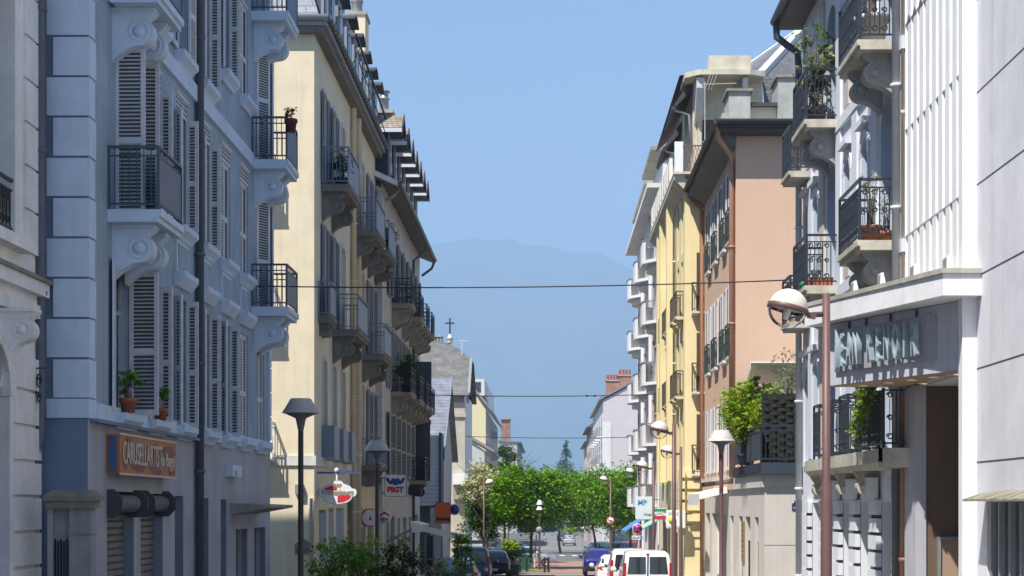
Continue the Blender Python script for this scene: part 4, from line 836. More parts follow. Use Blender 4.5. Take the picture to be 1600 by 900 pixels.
for i in range(9):
    y = 69.0 + 1.42 * i; rbox(w, P, y, y + .95, .3, .42, TOP + .2, TOP + 1.25, white)
    rbox(w, P, y + .95, y + 1.42, .32, .4, TOP + .2, TOP + .75, offwhite); rbox(w, P, y + .3, y + .65, .42, .44, TOP + .4, TOP + 1.1, R3c)
w.build('parapet', lg, BM_, True); w = MB(); w.box(XB - .42, XB - .1, Y0 - .42, Y0 - .3, TOP + .2, TOP + 1.35, white); w.build('parapet_post', lg, BM_, True)
w = MB()
for i in range(9):
    w.bar((XB - .1 + .12 * i, Y0 - .38, TOP + .2), (XB + .15 + .12 * i, Y0 - .38, TOP + 1.2), .02, hexm); w.bar((XB + .15 + .12 * i, Y0 - .39, TOP + .2), (XB - .1 + .12 * i, Y0 - .39, TOP + 1.2), .02, hexm)
for z in (.22, 1.2): w.bar((XB - .1, Y0 - .38, TOP + z), (XB + 1.3, Y0 - .38, TOP + z), .05, hexm)
w.build('lattice_railing', lg, BM_, True)
w = MB(); Z = TOP + .2                            # set-back top storey with rounded corner and concrete fascia
w.box(X - .35, X + 2.35, Y0 + .6, Y1, Z, Z + 3.9, R3c); w.box(X + .0, X + .75, Y0 + .57, Y0 + .6, Z + .1, Z + 2.2, brownp)
w.box(X - .2, X - .05, Y0 + .4, Y0 + .6, Z, Z + 3, R3c)
for x, s_ in ((X - .32, 1), (X + 1.45, .7)):
    w.prism([(x, Y0 + .1, Z + 3.6), (x, Y0 - .5, Z + 3.6), (x, Y0 - .5, Z + 3.2), (x, Y0 - .3, Z + 2.9), (x, Y0 + .1, Z + 2.3), (x, Y0 + .6, Z + 2.0), (x, Y0 + .6, Z + 3.6)], (.3 * s_, 0, 0), offwhite)
pts = [(X - .75, Y0 - .2), (X - .2, Y0 - .75), (X + 1.7, Y0 - .75), (X + 2.3, Y0 - .4), (X + 2.3, Y0 + 2), (X - .75, Y0 + 2)]
w.prism([(x, y, Z + 3.65) for x, y in pts], (0, 0, .2), R3c); w.prism([(X + .15, Y0 - .6, Z + 3.86), (X + 1.75, Y0 - .6, Z + 3.86), (X + 1.75, Y0 + .2, Z + 3.86), (X + .15, Y0 + .2, Z + 3.86)], (0, 0, .55), R3c); w.build('top_storey', B, BM_, True)
for y0_, y1_, dz in ((67.6, 71.6, 0), (73, 77.0, -.5)):
    w = MB(); w.prism([(X - .35, y0_, Z + 3.5 + dz), (X - 1.05, y0_, Z + 2.75 + dz), (X - 1.12, y0_, Z + 2.8 + dz), (X - .35, y0_, Z + 3.95 + dz)], (0, y1_ - y0_, 0), dke)
    w.tube([(X - 1.1, y0_, Z + 2.75 + dz), (X - 1.1, y1_, Z + 2.75 + dz)], .09, dke, 8); w.tube([(X - 1.05, y0_ + .2, Z + 2.7 + dz), (X - .5, y0_ + .2, Z + 2.5 + dz), (X - .4, y0_ + .2, Z + 1)], .06, zinc, 8); w.build('eaves', B, BM_, True)
w = MB(); w.quad((X - .9, Y0 + .5, Z + 3.92), (X + 2.1, Y0 + .5, Z + 4.0), (X + 2.2, Y0 + 6, Z + 5.7), (X + .9, Y0 + 6, Z + 5.5), R3r); w.quad((X - .9, Y0 + .5, Z + 3.92), (X - .9, Y1, Z + 3.92), (X + .9, Y1, Z + 5.5), (X + .9, Y0 + 6, Z + 5.5), R3r)
w.box(X + 1.6, X + 1.75, Y0 + 4, Y0 + 4.2, Z + 4.6, Z + 5.6, zinc); w.build('roof', B, BM_, True)
w = MB(); ap = (11.3, 75, E + 20.8); q = [(8.45, 67.6, E + 16.85), (15, 67.4, E + 15.2), (15, 82, E + 15.2), (xp(1163, 73), 73, E + 18.4)]
w.poly([q[0], (8.6, 67.45, E + 14.6), (15, 67.4, E + 14.6), ap], slate); w.poly([q[1], q[2], ap], slate); w.poly([q[3], q[0], ap], slate); w.bar(q[3], ap, .22, mat('zinc flashing', (.55, .56, .58), .5, .08, 3)); w.bar(q[0], ap, .3, mat('zinc flashing', (.55, .56, .58), .5, .08, 3)); w.box(X + 2.5, X + 12, Y0 + 1.2, Y0 + 14, E + 12, E + 14.7, R3c); w.build('tall_roof', B, BM_, True)
w = MB(); ax_, ay = X - .05, Y0 - 1.0
w.tube([(ax_, ay, Z + .3), (ax_, ay, Z + 3.3)], .02, lead, 6); w.bar((ax_ - .2, ay, Z + 3.2), (ax_ + 1.2, ay, Z + 3.25), .018, offwhite)
for k in range(9): w.bar((ax_ + .1 + .12 * k, ay - .2, Z + 3.22), (ax_ + .1 + .12 * k, ay + .2, Z + 3.24), .012, offwhite)
for k in range(3): w.bar((ax_ + .0 + .12 * k, ay, Z + 3.0), (ax_ + .25 + .12 * k, ay, Z + 3.7), .012, offwhite)
w.bar((ax_ - .3, ay, Z + 1.0), (ax_ + .5, ay, Z + 1.05), .018, offwhite); w.bar((ax_, ay, Z + .3), (ax_ + .05, Y0, Z + .25), .018, offwhite); w.build('aerial', B, BM_, True)
for a, b_, c, d_ in GH:
    w = MB(); rbox(w, P, a, b_, -.32, -.28, g0, d_, glass); rbox(w, P, a, a + .08, -.28, -.2, g0, d_, brownp); rbox(w, P, b_ - .08, b_, -.28, -.2, g0, d_, brownp); w.build('shop_front', B, BM_, True)
pipe(B, [(XB - .08, 69.0 + 2.2, TOP - .5), (XB - .08, 71.2, g0)], .06, offwhite); pipe(B, [(XB - .08, 74.1, TOP - .5), (XB - .08, 74.1, g0)], .06, R3c)
# ================================================================ RIGHT: white block with rounded balconies
R4 = mat('white render', (.72, .71, .70), .75, .06, 1.2, dirt=.2); R4p = mat('pinkish render', (.50, .40, .40), .8, .06, 1.5, dirt=.2); X4 = 5.55
Y0, Y1 = 83.0, 105.0; g0 = gz(95) - 1; TOP = E + 15.2
B = thing('balcony_block', 'white apartment block with stacked rounded balconies, farthest before the pink gable', 'apartment block', T(X4, Y0, g0)); BM_ = W[B.name]; P = PR(X4)
H = []
for y in (86, 89.5, 93.3, 97, 100.7, 103.5):
    for k in range(5): H.append((y - .8, y + .8, E + .2 + 3.05 * k, E + 2.4 + 3.05 * k))
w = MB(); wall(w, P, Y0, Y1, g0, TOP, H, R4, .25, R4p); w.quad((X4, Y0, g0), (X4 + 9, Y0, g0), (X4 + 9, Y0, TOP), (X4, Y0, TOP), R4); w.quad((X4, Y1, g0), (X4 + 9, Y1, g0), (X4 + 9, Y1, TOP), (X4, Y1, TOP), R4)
for y in (84.2, 91.4, 98.8): rbox(w, P, y - .3, y + .3, 0, .12, g0, TOP, R4)
w.build('wall', B, BM_, True)
for a, b_, c, d_, in [(h[0], h[1], h[2], h[3]) for h in H]: window(B, FR(X4, (a + b_) / 2, c), 1.6, 2.2, R4p, rec=.25)
def round_balcony(d, L):
    w = MB(); k = 14; P_ = [(-L / 2 + L * i / k, d * min(1, 1.25 * math.sin(math.pi * i / k)) if 0 < i < k else 0) for i in range(k + 1)]
    w.prism([(x, y, -.16) for x, y in P_], (0, 0, .16), R4)
    w.prism([(x * .75, y * .6, -.45) for x, y in P_], (0, 0, .29), R4)
    for (x0, y0_), (x1, y1_) in zip(P_[3:], P_[4:]): w.quad((x0, y0_, 0), (x1, y1_, 0), (x1, y1_, .95), (x0, y0_, .95), R4); w.bar((x0, y0_, .99), (x1, y1_, .99), .06, lead)
    return w.mesh('balcony')
def round_rail(d, L):
    w = MB(); k = 14; P_ = [(-L / 2 + L * i / k, d * min(1, 1.25 * math.sin(math.pi * i / k)) if 0 < i < k else 0) for i in range(k + 1)]
    for (x0, y0_), (x1, y1_) in zip(P_[:3], P_[1:4]):
        w.bar((x0, y0_, .97), (x1, y1_, .97), .04, lead)
        for q in range(3): t_ = q / 3; x, y = x0 + (x1 - x0) * t_, y0_ + (y1_ - y0_) * t_; w.bar((x, y, 0), (x, y, .97), .025, lead)
    return w.mesh('railing')
rb, rr = round_balcony(.72, 4.2), round_rail(.72, 4.2)
for y in (87.6, 94.9, 102.3):
    for k in range(5):
        z = E + .05 + 3.05 * k; o_ = put('balcony', rb, B, FR(X4, y, z)); put('railing', rr, o_, FR(X4, y, z))
w = MB(); w.box(X4 - .7, X4 + 9, Y0 - .3, Y1 + .4, TOP, TOP + .22, R4); w.box(X4 + .1, X4 + 9, Y0 + .5, Y1, TOP + .2, TOP + 1.9, R4); w.box(X4 - .5, X4 + 9, Y0 + .2, Y0 + 8, TOP + 1.9, TOP + 2.1, concrete); w.box(X4 - .3, X4 + 9, Y0 + 9, Y1, TOP + 1.9, TOP + 2.1, concrete); w.build('roof', B, BM_, True)
# ================================================================ RIGHT, far: pink gable and lower houses
R5 = mat('pale pink render', (.57, .52, .54), .85, .05, .4, dirt=.1); Y0, Y1 = 190, 232
B = thing('pink_gable_house', 'pale pink windowless gable wall with brick chimneys beyond the street trees', 'house', T(6.3, Y0, gz(190))); BM_ = W[B.name]; X = 6.3; zE = hz(625, 190); zR = hz(590, 190)
w = MB(); w.poly([(X, Y0, gz(190) - 1), (15, Y0, gz(190) - 1), (15, Y0, zR + 1.2), (11.6, Y0, zR + .4), (X, Y0, zE)], R5); w.quad((X, Y0, gz(190) - 1), (X, Y1, gz(190) - 2), (X, Y1, zE), (X, Y0, zE), R4); w.box(X - .08, X + .9, Y0 - .06, Y0 - .0, gz(190), hz(660, 190), R4); w.build('wall', B, BM_, True)
w = MB(); w.prism([(X - .45, Y0 - .2, zE - .05), (12, Y0 - .2, zR + .75), (12, Y0 - .2, zR + 1.0), (X - .45, Y0 - .2, zE + .2)], (0, Y1 - Y0, 0), mat('grey tile roof', (.25, .22, .22), .7, .15, 2)); w.build('roof', B, BM_, True)
for px0, px1, top, n_ in ((947, 966, 596, 4), (966, 986, 588, 4)):
    w = MB(); x0, x1 = xp(px0, 193), xp(px1, 193); w.box(x0, x1, 192.5, 193.8, zE, hz(top, 193), brick); w.box(x0 - .08, x1 + .08, 192.4, 193.9, hz(top, 193), hz(top, 193) + .15, concrete); o_ = w.build('chimney', B, BM_, True)
    for i in range(n_):
        w = MB(); x = x0 + (x1 - x0) * (i + .5) / n_; w.lathe([(.17, 0), (.12, .5), (.14, .55), (.11, .62)], mat('terracotta pot', (.36, .11, .07), .8), (x, 193.1, hz(top, 193) + .15), 10); w.build('chimney_pot', o_, BM_, True)
for k in range(4):
    for y in (195, 203, 211, 219, 227):
        o_ = window(B, FR(X, y, gz(190) + 3.6 + 3.1 * k), 1.4, 2.1, lead, rec=.02)
        if k: balcony(B, FR(X, y, gz(190) + 3.5 + 3.1 * k), 2.4, .6, 'plain', R4, lead, None, .2, br=None, h=1)
for (x, y0_, y1_, px_, m_, r_, nm, lb) in ((6.2, 236, 262, 668, R4p, slate, 'narrow house', 'narrow pinkish house with slate eaves just beyond the pink gable'), (6.6, 264, 300, 690, R3c, slate, 'house', 'lowest grey house at the end of the right-hand row, left of the pink gable')):
    B = thing('distant_house', lb, 'house', T(x, y0_, gz(y0_))); BM_ = W[B.name]; z = hz(px_, y0_); w = MB(); w.box(x, x + 9, y0_, y1_, gz(y0_) - 2, z, m_); w.build('wall', B, BM_, True)
    w = MB(); w.prism([(x - .7, y0_ - .5, z), (x + 9, y0_ - .5, z), (x + 6, y0_ - .5, z + 2.6), (x + 2.5, y0_ - .5, z + 2.2)], (0, y1_ - y0_ + 1, 0), r_); w.build('roof', B, BM_, True)
    for k in range(3):
        for q in range(3): window(B, FR(x, y0_ + 4 + 8 * q, z - 3 - 3 * k), 1.5, 2.0, white, rec=.02)
# ================================================================ LEFT: pale house with black iron balconies and a row of dormers
L3m = mat('pale grey render', (.50, .49, .47), .85, .08, 1, dirt=.35, bump=.08); L3s = mat('grey green shutters', (.30, .32, .33), .65, .12, 8); quo = mat('rough white stone', (.62, .61, .58), .9, .2, 5, dirt=.35, bump=.4, fine=14)
X = -6.78; Y0, Y1 = 71.35, 92.8; g0 = gz(82) - 1; TOP = E + 13.1
B = thing('dormer_house', 'pale house with black iron balconies and a row of gabled dormers beyond the cream house', 'house', T(X, Y0, g0)); BM_ = W[B.name]; P = PL(X)
ys_ = [74.2, 76.9, 79.6, 82.3, 85.0, 87.7, 90.4]; H = []; WN = []
for y in ys_:
    for s in (1.25, 5.0, 8.95): H.append((y - .5, y + .5, E + s, E + s + 2.7)); WN.append((y, E + s))
w = MB(); wall(w, P, Y0, Y1, E + .9, TOP + .3, H, L3m, .22)
GH = [(73.5, 74.5, g0, E - .5), (75.6, 77.4, g0, E - .5), (79, 80.2, g0, E - .6), (82, 84, g0, E - .6), (85.5, 87, g0, E - .6), (88.4, 91.5, g0, E - .5)]
wall(w, P, Y0, Y1, g0, E + .9, GH, L3m, .25); w.quad((X, Y0, g0), (X - 10, Y0, g0), (X - 10, Y0, TOP + 4), (X, Y0, TOP), L3m); w.quad((X, Y1, g0), (X - 10, Y1, g0), (X - 10, Y1, TOP + 4), (X, Y1, TOP), L3m); w.build('wall', B, BM_, True)
for i, (y, s) in enumerate(WN): window(B, FL(X, y, s), 1.0, 2.7, offwhite, L3s, ['wide', 'flat', 'fold'][i % 3], rec=.22)
w = MB(); z = g0; i = 0
while z < TOP - .4: l = .7 if i % 2 else .42; w.box(X - .6, X + .03, Y0 - .03, Y0 + l, z, z + .4, quo); z += .42; i += 1
w.build('corner_blocks', B, BM_, True)
w = MB(); rbox(w, P, Y0 + .7, Y1, 0, .06, E + .9, E + 1.15, L3m); w.build('string_course', B, BM_, True)
for s in (8.85, 4.95):
    for y in (77.0, 82.3, 86.6, 90.3): balcony(B, FL(X, y, E + s), 2.2 if s > 6 else 2.8, .92, 'ornate', mat('brown stone slab', (.34, .30, .25), .85, .2, 4, dirt=.5), iron, None, .2, bm=MAT['brown stone slab'], H=.85, h=1.1, inset=.35)
balcony(B, FL(X, 86.4, E + 1.2), 2.6, .85, 'ornate', MAT['brown stone slab'], iron, None, .18, bm=iron, H=.5, h=1.15, inset=.2)
w = MB(); rbox(w, P, 88.0, 88.08, .05, .95, E + 4.95, E + 7.3, dkm); w.build('balcony_screen', B, BM_, True)
w = MB(); rbox(w, P, 87.8, 87.88, .05, .9, E + 1.2, E + 4.2, dkm); w.build('balcony_screen', B, BM_, True)
w = MB(); O = .72
w.prism([(X - .3, Y0 - .35, TOP + .35), (X + O, Y0 - .35, TOP - .05), (X + O, Y0 - .35, TOP + .12), (X - .3, Y0 - .35, TOP + .6)], (0, Y1 - Y0 + .9, 0), wood); w.prism([(X - 4, Y0 - .4, TOP + 2.15), (X + O, Y0 - .4, TOP - .02), (X + O, Y0 - .4, TOP + .2), (X - 4, Y0 - .4, TOP + 2.4)], (0, .045, 0), white); w.build('eaves', B, BM_, True)
w = MB(); w.quad((X + O, Y0 - .35, TOP + .14), (X + O, Y1 + .5, TOP + .14), (X - 5, Y1 + .5, TOP + 2.9), (X - 5, Y0 - .35, TOP + 2.9), shingle); w.quad((X - 5, Y0 - .35, TOP + 2.9), (X - 5, Y1 + .5, TOP + 2.9), (X - 11, Y1 + .5, TOP + .2), (X - 11, Y0 - .35, TOP + .2), shingle); w.build('roof', B, BM_, True)
w = MB(); w.tube([(X + O + .08, Y0 - .5, TOP + .1), (X + O + .08, Y1 + .55, TOP + .1)], .1, zincd, 8); w.tube([(X + O + .05, Y1 + .4, TOP + .05), (X + O - .1, Y1 + .4, TOP - .35), (X + .1, Y1 + .3, TOP - .75)], .07, zincd, 8); w.build('gutter', B, BM_, True)
pipe(B, [(X + O, 87.5, TOP + .05), (X + O, 87.5, TOP - .2), (X + .1, 87.3, TOP - .75), (X + .1, 87.2, g0)], .07, zincd); pipe(B, [(X + O, Y0 + .4, TOP + .05), (X + O - .3, Y0 + .4, TOP - .3), (X + .1, Y0 + .4, TOP - .45)], .06, zinc)
fwhite = mat('blue white bargeboard', (.60, .63, .68), .6, .06, 4); dblue = mat('dark blue timber', (.03, .042, .075), .6, .15, 4)
dorm = None
for k, y in enumerate((71.9, 74.5, 76.9, 79.3, 81.7, 84.1, 86.5)):
    M = T(X, y, TOP); xf = .3
    if dorm is None:
        w = MB(); w.box(-2.2, xf, -.5, .5, .2, 2.35, dblue); w.box(xf, xf + .03, -.36, .36, .7, 2.1, glass); w.box(xf, xf + .05, -.03, .03, .7, 2.1, white); w.box(xf - .05, xf + .02, -.52, -.38, .2, 2.35, lead); d1 = w.mesh('dormer')
        w = MB()
        for s in (-1, 1): w.prism([(-2.4, 0, 3.05), (xf + .55, 0, 3.05), (xf + .55, s * .85, 2.38), (-2.4, s * .85, 2.38)], (0, 0, .07), shingle)
        w.box(-2.3, xf + .56, -.87, -.84, 2.24, 2.4, fwhite); w.box(-2.3, xf + .56, .84, .87, 2.24, 2.4, fwhite); w.box(-2.2, xf + .5, -.83, .83, 2.3, 2.36, dblue)
        w.prism([(xf + .56, 0, 3.16), (xf + .56, .9, 2.44), (xf + .56, .87, 2.22), (xf + .56, 0, 2.92), (xf + .56, -.87, 2.22), (xf + .56, -.9, 2.44)], (.04, 0, 0), dblue); d2 = w.mesh('dormer_roof'); dorm = 1
    o_ = put('dormer', d1, B, M); put('dormer_roof', d2, o_, M)
w = MB(); w.box(-7.45, -6.75, 75.4, 76.3, TOP + 1, E + 17.1, brick); w.box(-7.55, -6.65, 75.3, 76.4, E + 17.1, E + 17.25, concrete); o_ = w.build('chimney', B, BM_, True)
for i in range(1):
    w = MB(); w.lathe([(.2, 0), (.2, .5), (.25, .53), (.25, .58), (.18, .6), (.18, .8), (.27, .84), (.27, .9), (.15, .95)], zinc, (-7.1, 75.8, E + 17.25), 12); w.build('chimney_pot', o_, BM_, True)
w = MB(); w.box(X - .5, X - .02, 72.6, 73.2, TOP + .5, TOP + 2.6, brick); w.build('brick_pier', B, BM_, True)
for a, b_, c, d_ in GH:
    w = MB(); rbox(w, P, a, b_, -.28, -.24, g0, d_, glass); rbox(w, P, a, b_, -.24, -.16, E - 1.4, E - 1.3, L3s); rbox(w, P, a, a + .1, -.24, -.15, g0, d_, L3s); w.build('shop_front', B, BM_, True)
# ---------------------------------------------------------------- slate cottage, church, far houses on the left
dred = mat('dark red timber', (.10, .03, .03), .7, .15, 4); X = -6.3; Y0, Y1 = 101, 113
B = thing('slate_cottage', 'low cottage with steep blue slate roof and dark red gable boards before the church', 'house', T(X, Y0, gz(101))); BM_ = W[B.name]
w = MB(); ze, zr = hz(705, 101), hz(590, 109); w.poly([(X, Y0, gz(101) - 1), (X, Y1, gz(101) - 1), (X, Y1 + 3, ze), (X, 109, zr), (X, Y0, ze)], L3m); w.quad((X, Y0, gz(101) - 1), (X - 8, Y0, gz(101) - 1), (X - 8, Y0, ze), (X, Y0, ze), L3m); w.build('wall', B, BM_, True)
w = MB(); w.quad((X + .35, Y0 - .5, ze - .25), (X - 9, Y0 - .5, ze - .25), (X - 9, 109, zr), (X + .35, 109, zr), slateb); w.quad((X + .35, 109, zr), (X - 9, 109, zr), (X - 9, 117.5, ze - .25), (X + .35, 117.5, ze - .25), slateb); w.build('roof', B, BM_, True)
w = MB(); w.prism([(X + .36, Y0 - .55, ze - .5), (X + .36, 109, zr - .3), (X + .36, 109, zr + .06), (X + .36, Y0 - .55, ze - .14)], (.05, 0, 0), lead); w.prism([(X + .2, Y0 - .4, ze - .6), (X + .2, 109, zr - .6), (X + .2, 109, zr - .1), (X + .2, Y0 - .4, ze - .2)], (.15, 0, 0), dred); w.build('gable_board', B, BM_, True)
w = MB(); clap = mat('pale weatherboard', (.50, .53, .56), .7, .08, 3, dirt=.2); xa, xb = xp(650, 98.5), xp(686, 98.5); z0, z1 = hz(790, 98.5), hz(680, 98.5); n = 17
for i in range(n): z = z0 + (z1 - z0) * i / n; h = (z1 - z0) / n; w.prism([(xa, 98.5, z), (xb, 98.5, z), (xb, 98.56, z + h), (xa, 98.56, z + h)], (0, 2.4, 0), clap)
w.box(xb, xb + .12, 98.4, 101, z0 - .1, z1 + .15, dblue); w.build('weatherboard_bay', B, BM_, True)
w = MB(); w.box(xa, xb, 98.8, 101, gz(99), z0, mat('dark passage', (.10, .10, .095), .9)); w.box(xp(672, 98.6), xp(690, 98.6), 98.55, 98.8, gz(99), z0 - .1, concrete); w.build('ground_floor', B, BM_, True)
X = -6.5; Y0, Y1 = 138, 152
B = thing('church', 'grey-roofed church with an iron cross on its ridge beyond the blue slate cottage', 'church', T(X, Y0, gz(138))); BM_ = W[B.name]; ze, zr = hz(612, 137), hz(535, 144)
w = MB(); w.quad((X, Y0, gz(138) - 1), (X, Y1, gz(138) - 1), (X, Y1, ze + .3), (X, Y0, ze + .3), stone); w.quad((X, Y0, gz(138) - 1), (X - 14, Y0, gz(138) - 1), (X - 14, Y0, ze + .3), (X, Y0, ze + .3), MAT['weathered concrete']); w.box(X - 1.5, X + .05, Y0 - .35, Y0 - .0, gz(138), ze - .8, mat('pale ochre stone', (.46, .43, .36), .85, .12, 1.5, dirt=.3))
w.box(X - 1.7, X + .15, Y0 - .5, Y0, hz(652, 138), hz(646, 138), MAT['pale ochre stone']); w.poly([(X, Y0, ze), (X, Y1, ze), (X, 146, zr - 1.6), (X, 142, zr - 1.6)], dred)
w.box(xp(708, 137), xp(731, 137), 136.6, 138, hz(757, 137), hz(740, 137), white); w.box(xp(708, 137), xp(724, 137), 137, 138, hz(780, 137), hz(757, 137), concrete); w.build('wall', B, BM_, True)
w = MB(); O = .38; j = (X + O, 141.4, hz(560, 141.4)); j2 = (X + O, 147.2, j[2]); r1, r2 = (xp(703, 144), 144.3, zr), (X - 14, 144.3, zr); sl_ = brickmat('grey church slate', (.12, .118, .112), (.16, .155, .145), (.075, .075, .07), .4, .2, .7)
w.poly([(X + O, Y0 - .8, ze - .1), j, r1, r2, (X - 14, Y0 - .8, ze - .1)], sl_); w.poly([(X + O, Y1 + .8, ze - .1), j2, r1, r2, (X - 14, Y1 + .8, ze - .1)], sl_); w.poly([j, j2, r1], sl_)
w.bar((X + O, Y0 - .8, ze - .15), (j[0], j[1], j[2] - .05), .2, lead); w.prism([(X + O - .2, Y0 - .8, ze - .9), (X + O - .2, Y0 - .8, ze - .2), (X + O - .2, 141.4, j[2] - .2), (X + O - .2, 141.4, j[2] - 1)], (.2, 0, 0), dke); w.box(X - 14, X + O, Y0 - .85, Y0 - .75, ze - .28, ze - .1, lead); w.build('roof', B, BM_, True)
w = MB(); cx, cz = xp(703, 144.3), zr; w.lathe([(.22, 0), (.22, .3), (.3, .35), (.16, .5), (.1, .7), (0, .75)], offwhite, (cx, 144.3, cz), 10); w.bar((cx, 144.3, cz + .6), (cx, 144.3, hz(497, 144.3)), .12, iron); w.bar((cx - .38, 144.3, hz(505, 144.3)), (cx + .38, 144.3, hz(505, 144.3)), .11, iron); w.build('cross', B, BM_, True)
w = MB(); xa, xb = xp(665, 145), xp(692, 145); w.box(xa, xb, 144.6, 145.6, hz(527, 145), hz(524.5, 145), concrete); w.box(xa, xb, 144.6, 145.6, zr - .3, hz(534, 145), stone_d)
for i in range(6): x = xa + .1 + (xb - xa - .2) * i / 5; w.box(x - .05, x + .05, 144.7, 145.5, hz(534, 145), hz(527, 145), stone_d)
w.build('chimney', B, BM_, True)
w = MB(); w.bar((X - .4, 142, j[2] - .3), (X - .4, 142, j[2] + 1.6), .05, offwhite); w.bar((X - .75, 142, j[2] + 1.5), (X + .1, 142, j[2] + 1.5), .05, offwhite); w.build('aerial', B, BM_, True)
def simple_house(name, label, px, z, y1, e_py, mats, roof, wpx, nf, overhang=.5, gable=None, cat='house'):
    x = xp(px, z); B = thing(name, label, cat, T(x, z, gz(z))); M = W[B.name]; ze = hz(e_py, z); xl = xp(wpx, z); w = MB()
    w.quad((x, z, gz(z) - 2), (x, y1, gz(z) - 2), (x, y1, ze), (x, z, ze), mats[1]); gt = gable or ze; w.poly([(x, z, gz(z) - 2), (xl, z, gz(z) - 2), (xl, z, gt), (x, z, ze)], mats[0]); w.build('wall', B, M, True)
    w = MB(); w.prism([(x + overhang, z - .4, ze - .25), (x + overhang, z - .4, ze + .1), (xl, z - .4, gt + .45), (xl, z - .4, gt + .1)], (0, y1 - z + .8, 0), roof); w.build('roof', B, M, True)
    n = max(2, int((y1 - z) / 5))
    for f in range(nf):
        for i in range(n): window(B, FL(x, z + (y1 - z) * (i + .5) / n, ze - 2.9 - 3.1 * f), 1.3, 2.0, lead, rec=.02)
    return B
yel = mat('pale yellow render', (.66, .58, .36), .85, .05, .5, dirt=.1)
B = simple_house('yellow_house', 'tall yellow house with white roof terrace left of the street trees, past the church', 759, 225, 280, 640, (yel, L3m), lead, 728, 3, .8, hz(596, 225)); M = W[B.name]
w = MB(); w.box(xp(738, 226), xp(757, 226), 226, 240, hz(618, 226), hz(592, 226), offwhite); w.box(xp(741, 225.9), xp(751, 225.9), 225.9, 226, hz(612, 226), hz(597, 226), glass); w.box(xp(757, 240), xp(764, 240), 236, 262, hz(632, 240), hz(606, 240), white); w.build('roof_terrace', B, M, True)
for k in range(3): balcony(B, FL(xp(759, 225), 250, hz(640, 225) - 3.0 - 3.1 * k), 5, .8, 'plain', R4, lead, None, .25, br=None, h=1)
simple_house('gabled_house', 'small pale house with grey tiled verge below the tall yellow house', 757, 195, 215, 704, (L3m, L3m), MAT['grey tile roof'], 730, 1, 1.1, hz(684, 195))
B = simple_house('grey_house', 'farthest grey house on the left with a tall red brick chimney', 808, 430, 520, 690, (L3m, L3m), lead, 778, 3, 1.0); M = W[B.name]
w = MB(); w.box(xp(783, 432), xp(797, 432), 432, 436, hz(700, 432), hz(652, 432), brick); w.box(xp(782, 431), xp(798, 431), 431.5, 436.5, hz(655, 431), hz(652, 431), concrete); w.build('chimney', B, M, True)
# ================================================================ cables across the street
for i, (y, x0, x1, z0, z1, lb) in enumerate(((41.5, -6.95, 6.05, hz(447, 41.5), hz(437, 41.5), 'highest overhead cable across the street, level with the far balcony of the blue-grey house'), (84, -6.75, 5.5, hz(616, 84), hz(616, 84), 'middle overhead cable across the street, level with the brick chimneys'), (139, -6.4, 7.2, hz(682, 139), hz(683, 139), 'lowest and farthest overhead cable, passing before the church and pink gable'))):
    w = MB(); w.tube([(x0 + (x1 - x0) * t, y, z0 + (z1 - z0) * t - .10 * 4 * t * (1 - t)) for t in [k / 12 for k in range(13)]], .016 + .006 * i, iron, 5)
    if i == 1:
        for t in (.71, .74): w.tube([(x0 + (x1 - x0) * t, y, z0 - .08), (x0 + (x1 - x0) * (t + .008), y, z0 - .08)], .05, iron, 6)
    tag(w.build('overhead_cable', None, T(0, y, z0), True), lb, 'cable', 'cables across the street')
# ================================================================ street lamps
polem = mat('brown lamp pole', (.115, .058, .055), .5, .15, 5); poled = mat('dark pole', (.035, .03, .028), .5, .15, 5); shade = mat('grey lamp hat', (.42, .40, .385), .45, .08, 6); shadei = mat('lamp underside', (.16, .15, .14), .5)
def hat_lamp(x, y, top, label, pm, sm, s=1):
    L = thing('street_lamp', label, 'street lamp', T(x, y, gz(y) + .1), 'lamps with wide conical hats'); M = W[L.name]; h = top
    w = MB(); w.lathe([(.09, gz(y)), (.085, gz(y) + 1), (.055, gz(y) + 1.05), (.05, h - .4)], pm, (x, y, 0), 12); w.build('pole', L, M, True)
    w = MB(); w.lathe([(.0, h), (.19 * s, h - .01), (.2 * s, h - .03), (.335 * s, h - .25), (.33 * s, h - .28)], sm, (x, y, 0), 24); w.build('lamp_shade', L, M, True)
    w = MB(); w.lathe([(.33 * s, h - .275), (.1, h - .38), (.05, h - .62)], shadei, (x, y, 0), 20); w.lathe([(.345 * s, h - .285), (.345 * s, h - .25), (.33 * s, h - .25), (.33 * s, h - .285)], sm, (x, y, 0), 24); w.build('lamp_neck', L, M, True)
hat_lamp(xp(470, 32.4), 32.4, hz(622, 32.4), 'nearest left lamp, dark pole with a grey conical hat before the cream end wall', poled, shade)
hat_lamp(xp(589, 46.4), 46.4, hz(688, 46.4), 'second left lamp, grey conical hat on a dark pole among the hanging shop signs', poled, shade)
hat_lamp(xp(1127, 44), 44, hz(672, 44), 'right lamp with a pale conical hat on a brown pole before the terrace', polem, mat('cream lamp hat', (.60, .55, .50), .45, .08, 6))
cg = bpy.data.materials.new('clear globe'); cg.use_nodes = True; t = cg.node_tree; t.nodes.remove(t.nodes['Principled BSDF']); a = t.nodes.new('ShaderNodeBsdfTransparent'); a.inputs[0].default_value = (.93, .92, .90, 1); g_ = t.nodes.new('ShaderNodeBsdfGlossy'); g_.inputs['Roughness'].default_value = .08; f_ = t.nodes.new('ShaderNodeFresnel'); f_.inputs[0].default_value = 1.16; m_ = t.nodes.new('ShaderNodeMixShader')
t.links.new(f_.outputs[0], m_.inputs[0]); t.links.new(a.outputs[0], m_.inputs[1]); t.links.new(g_.outputs[0], m_.inputs[2]); t.links.new(m_.outputs[0], t.nodes['Material Output'].inputs['Surface'])
dome = mat('cream globe dome', (.60, .56, .50), .45, .08, 8)
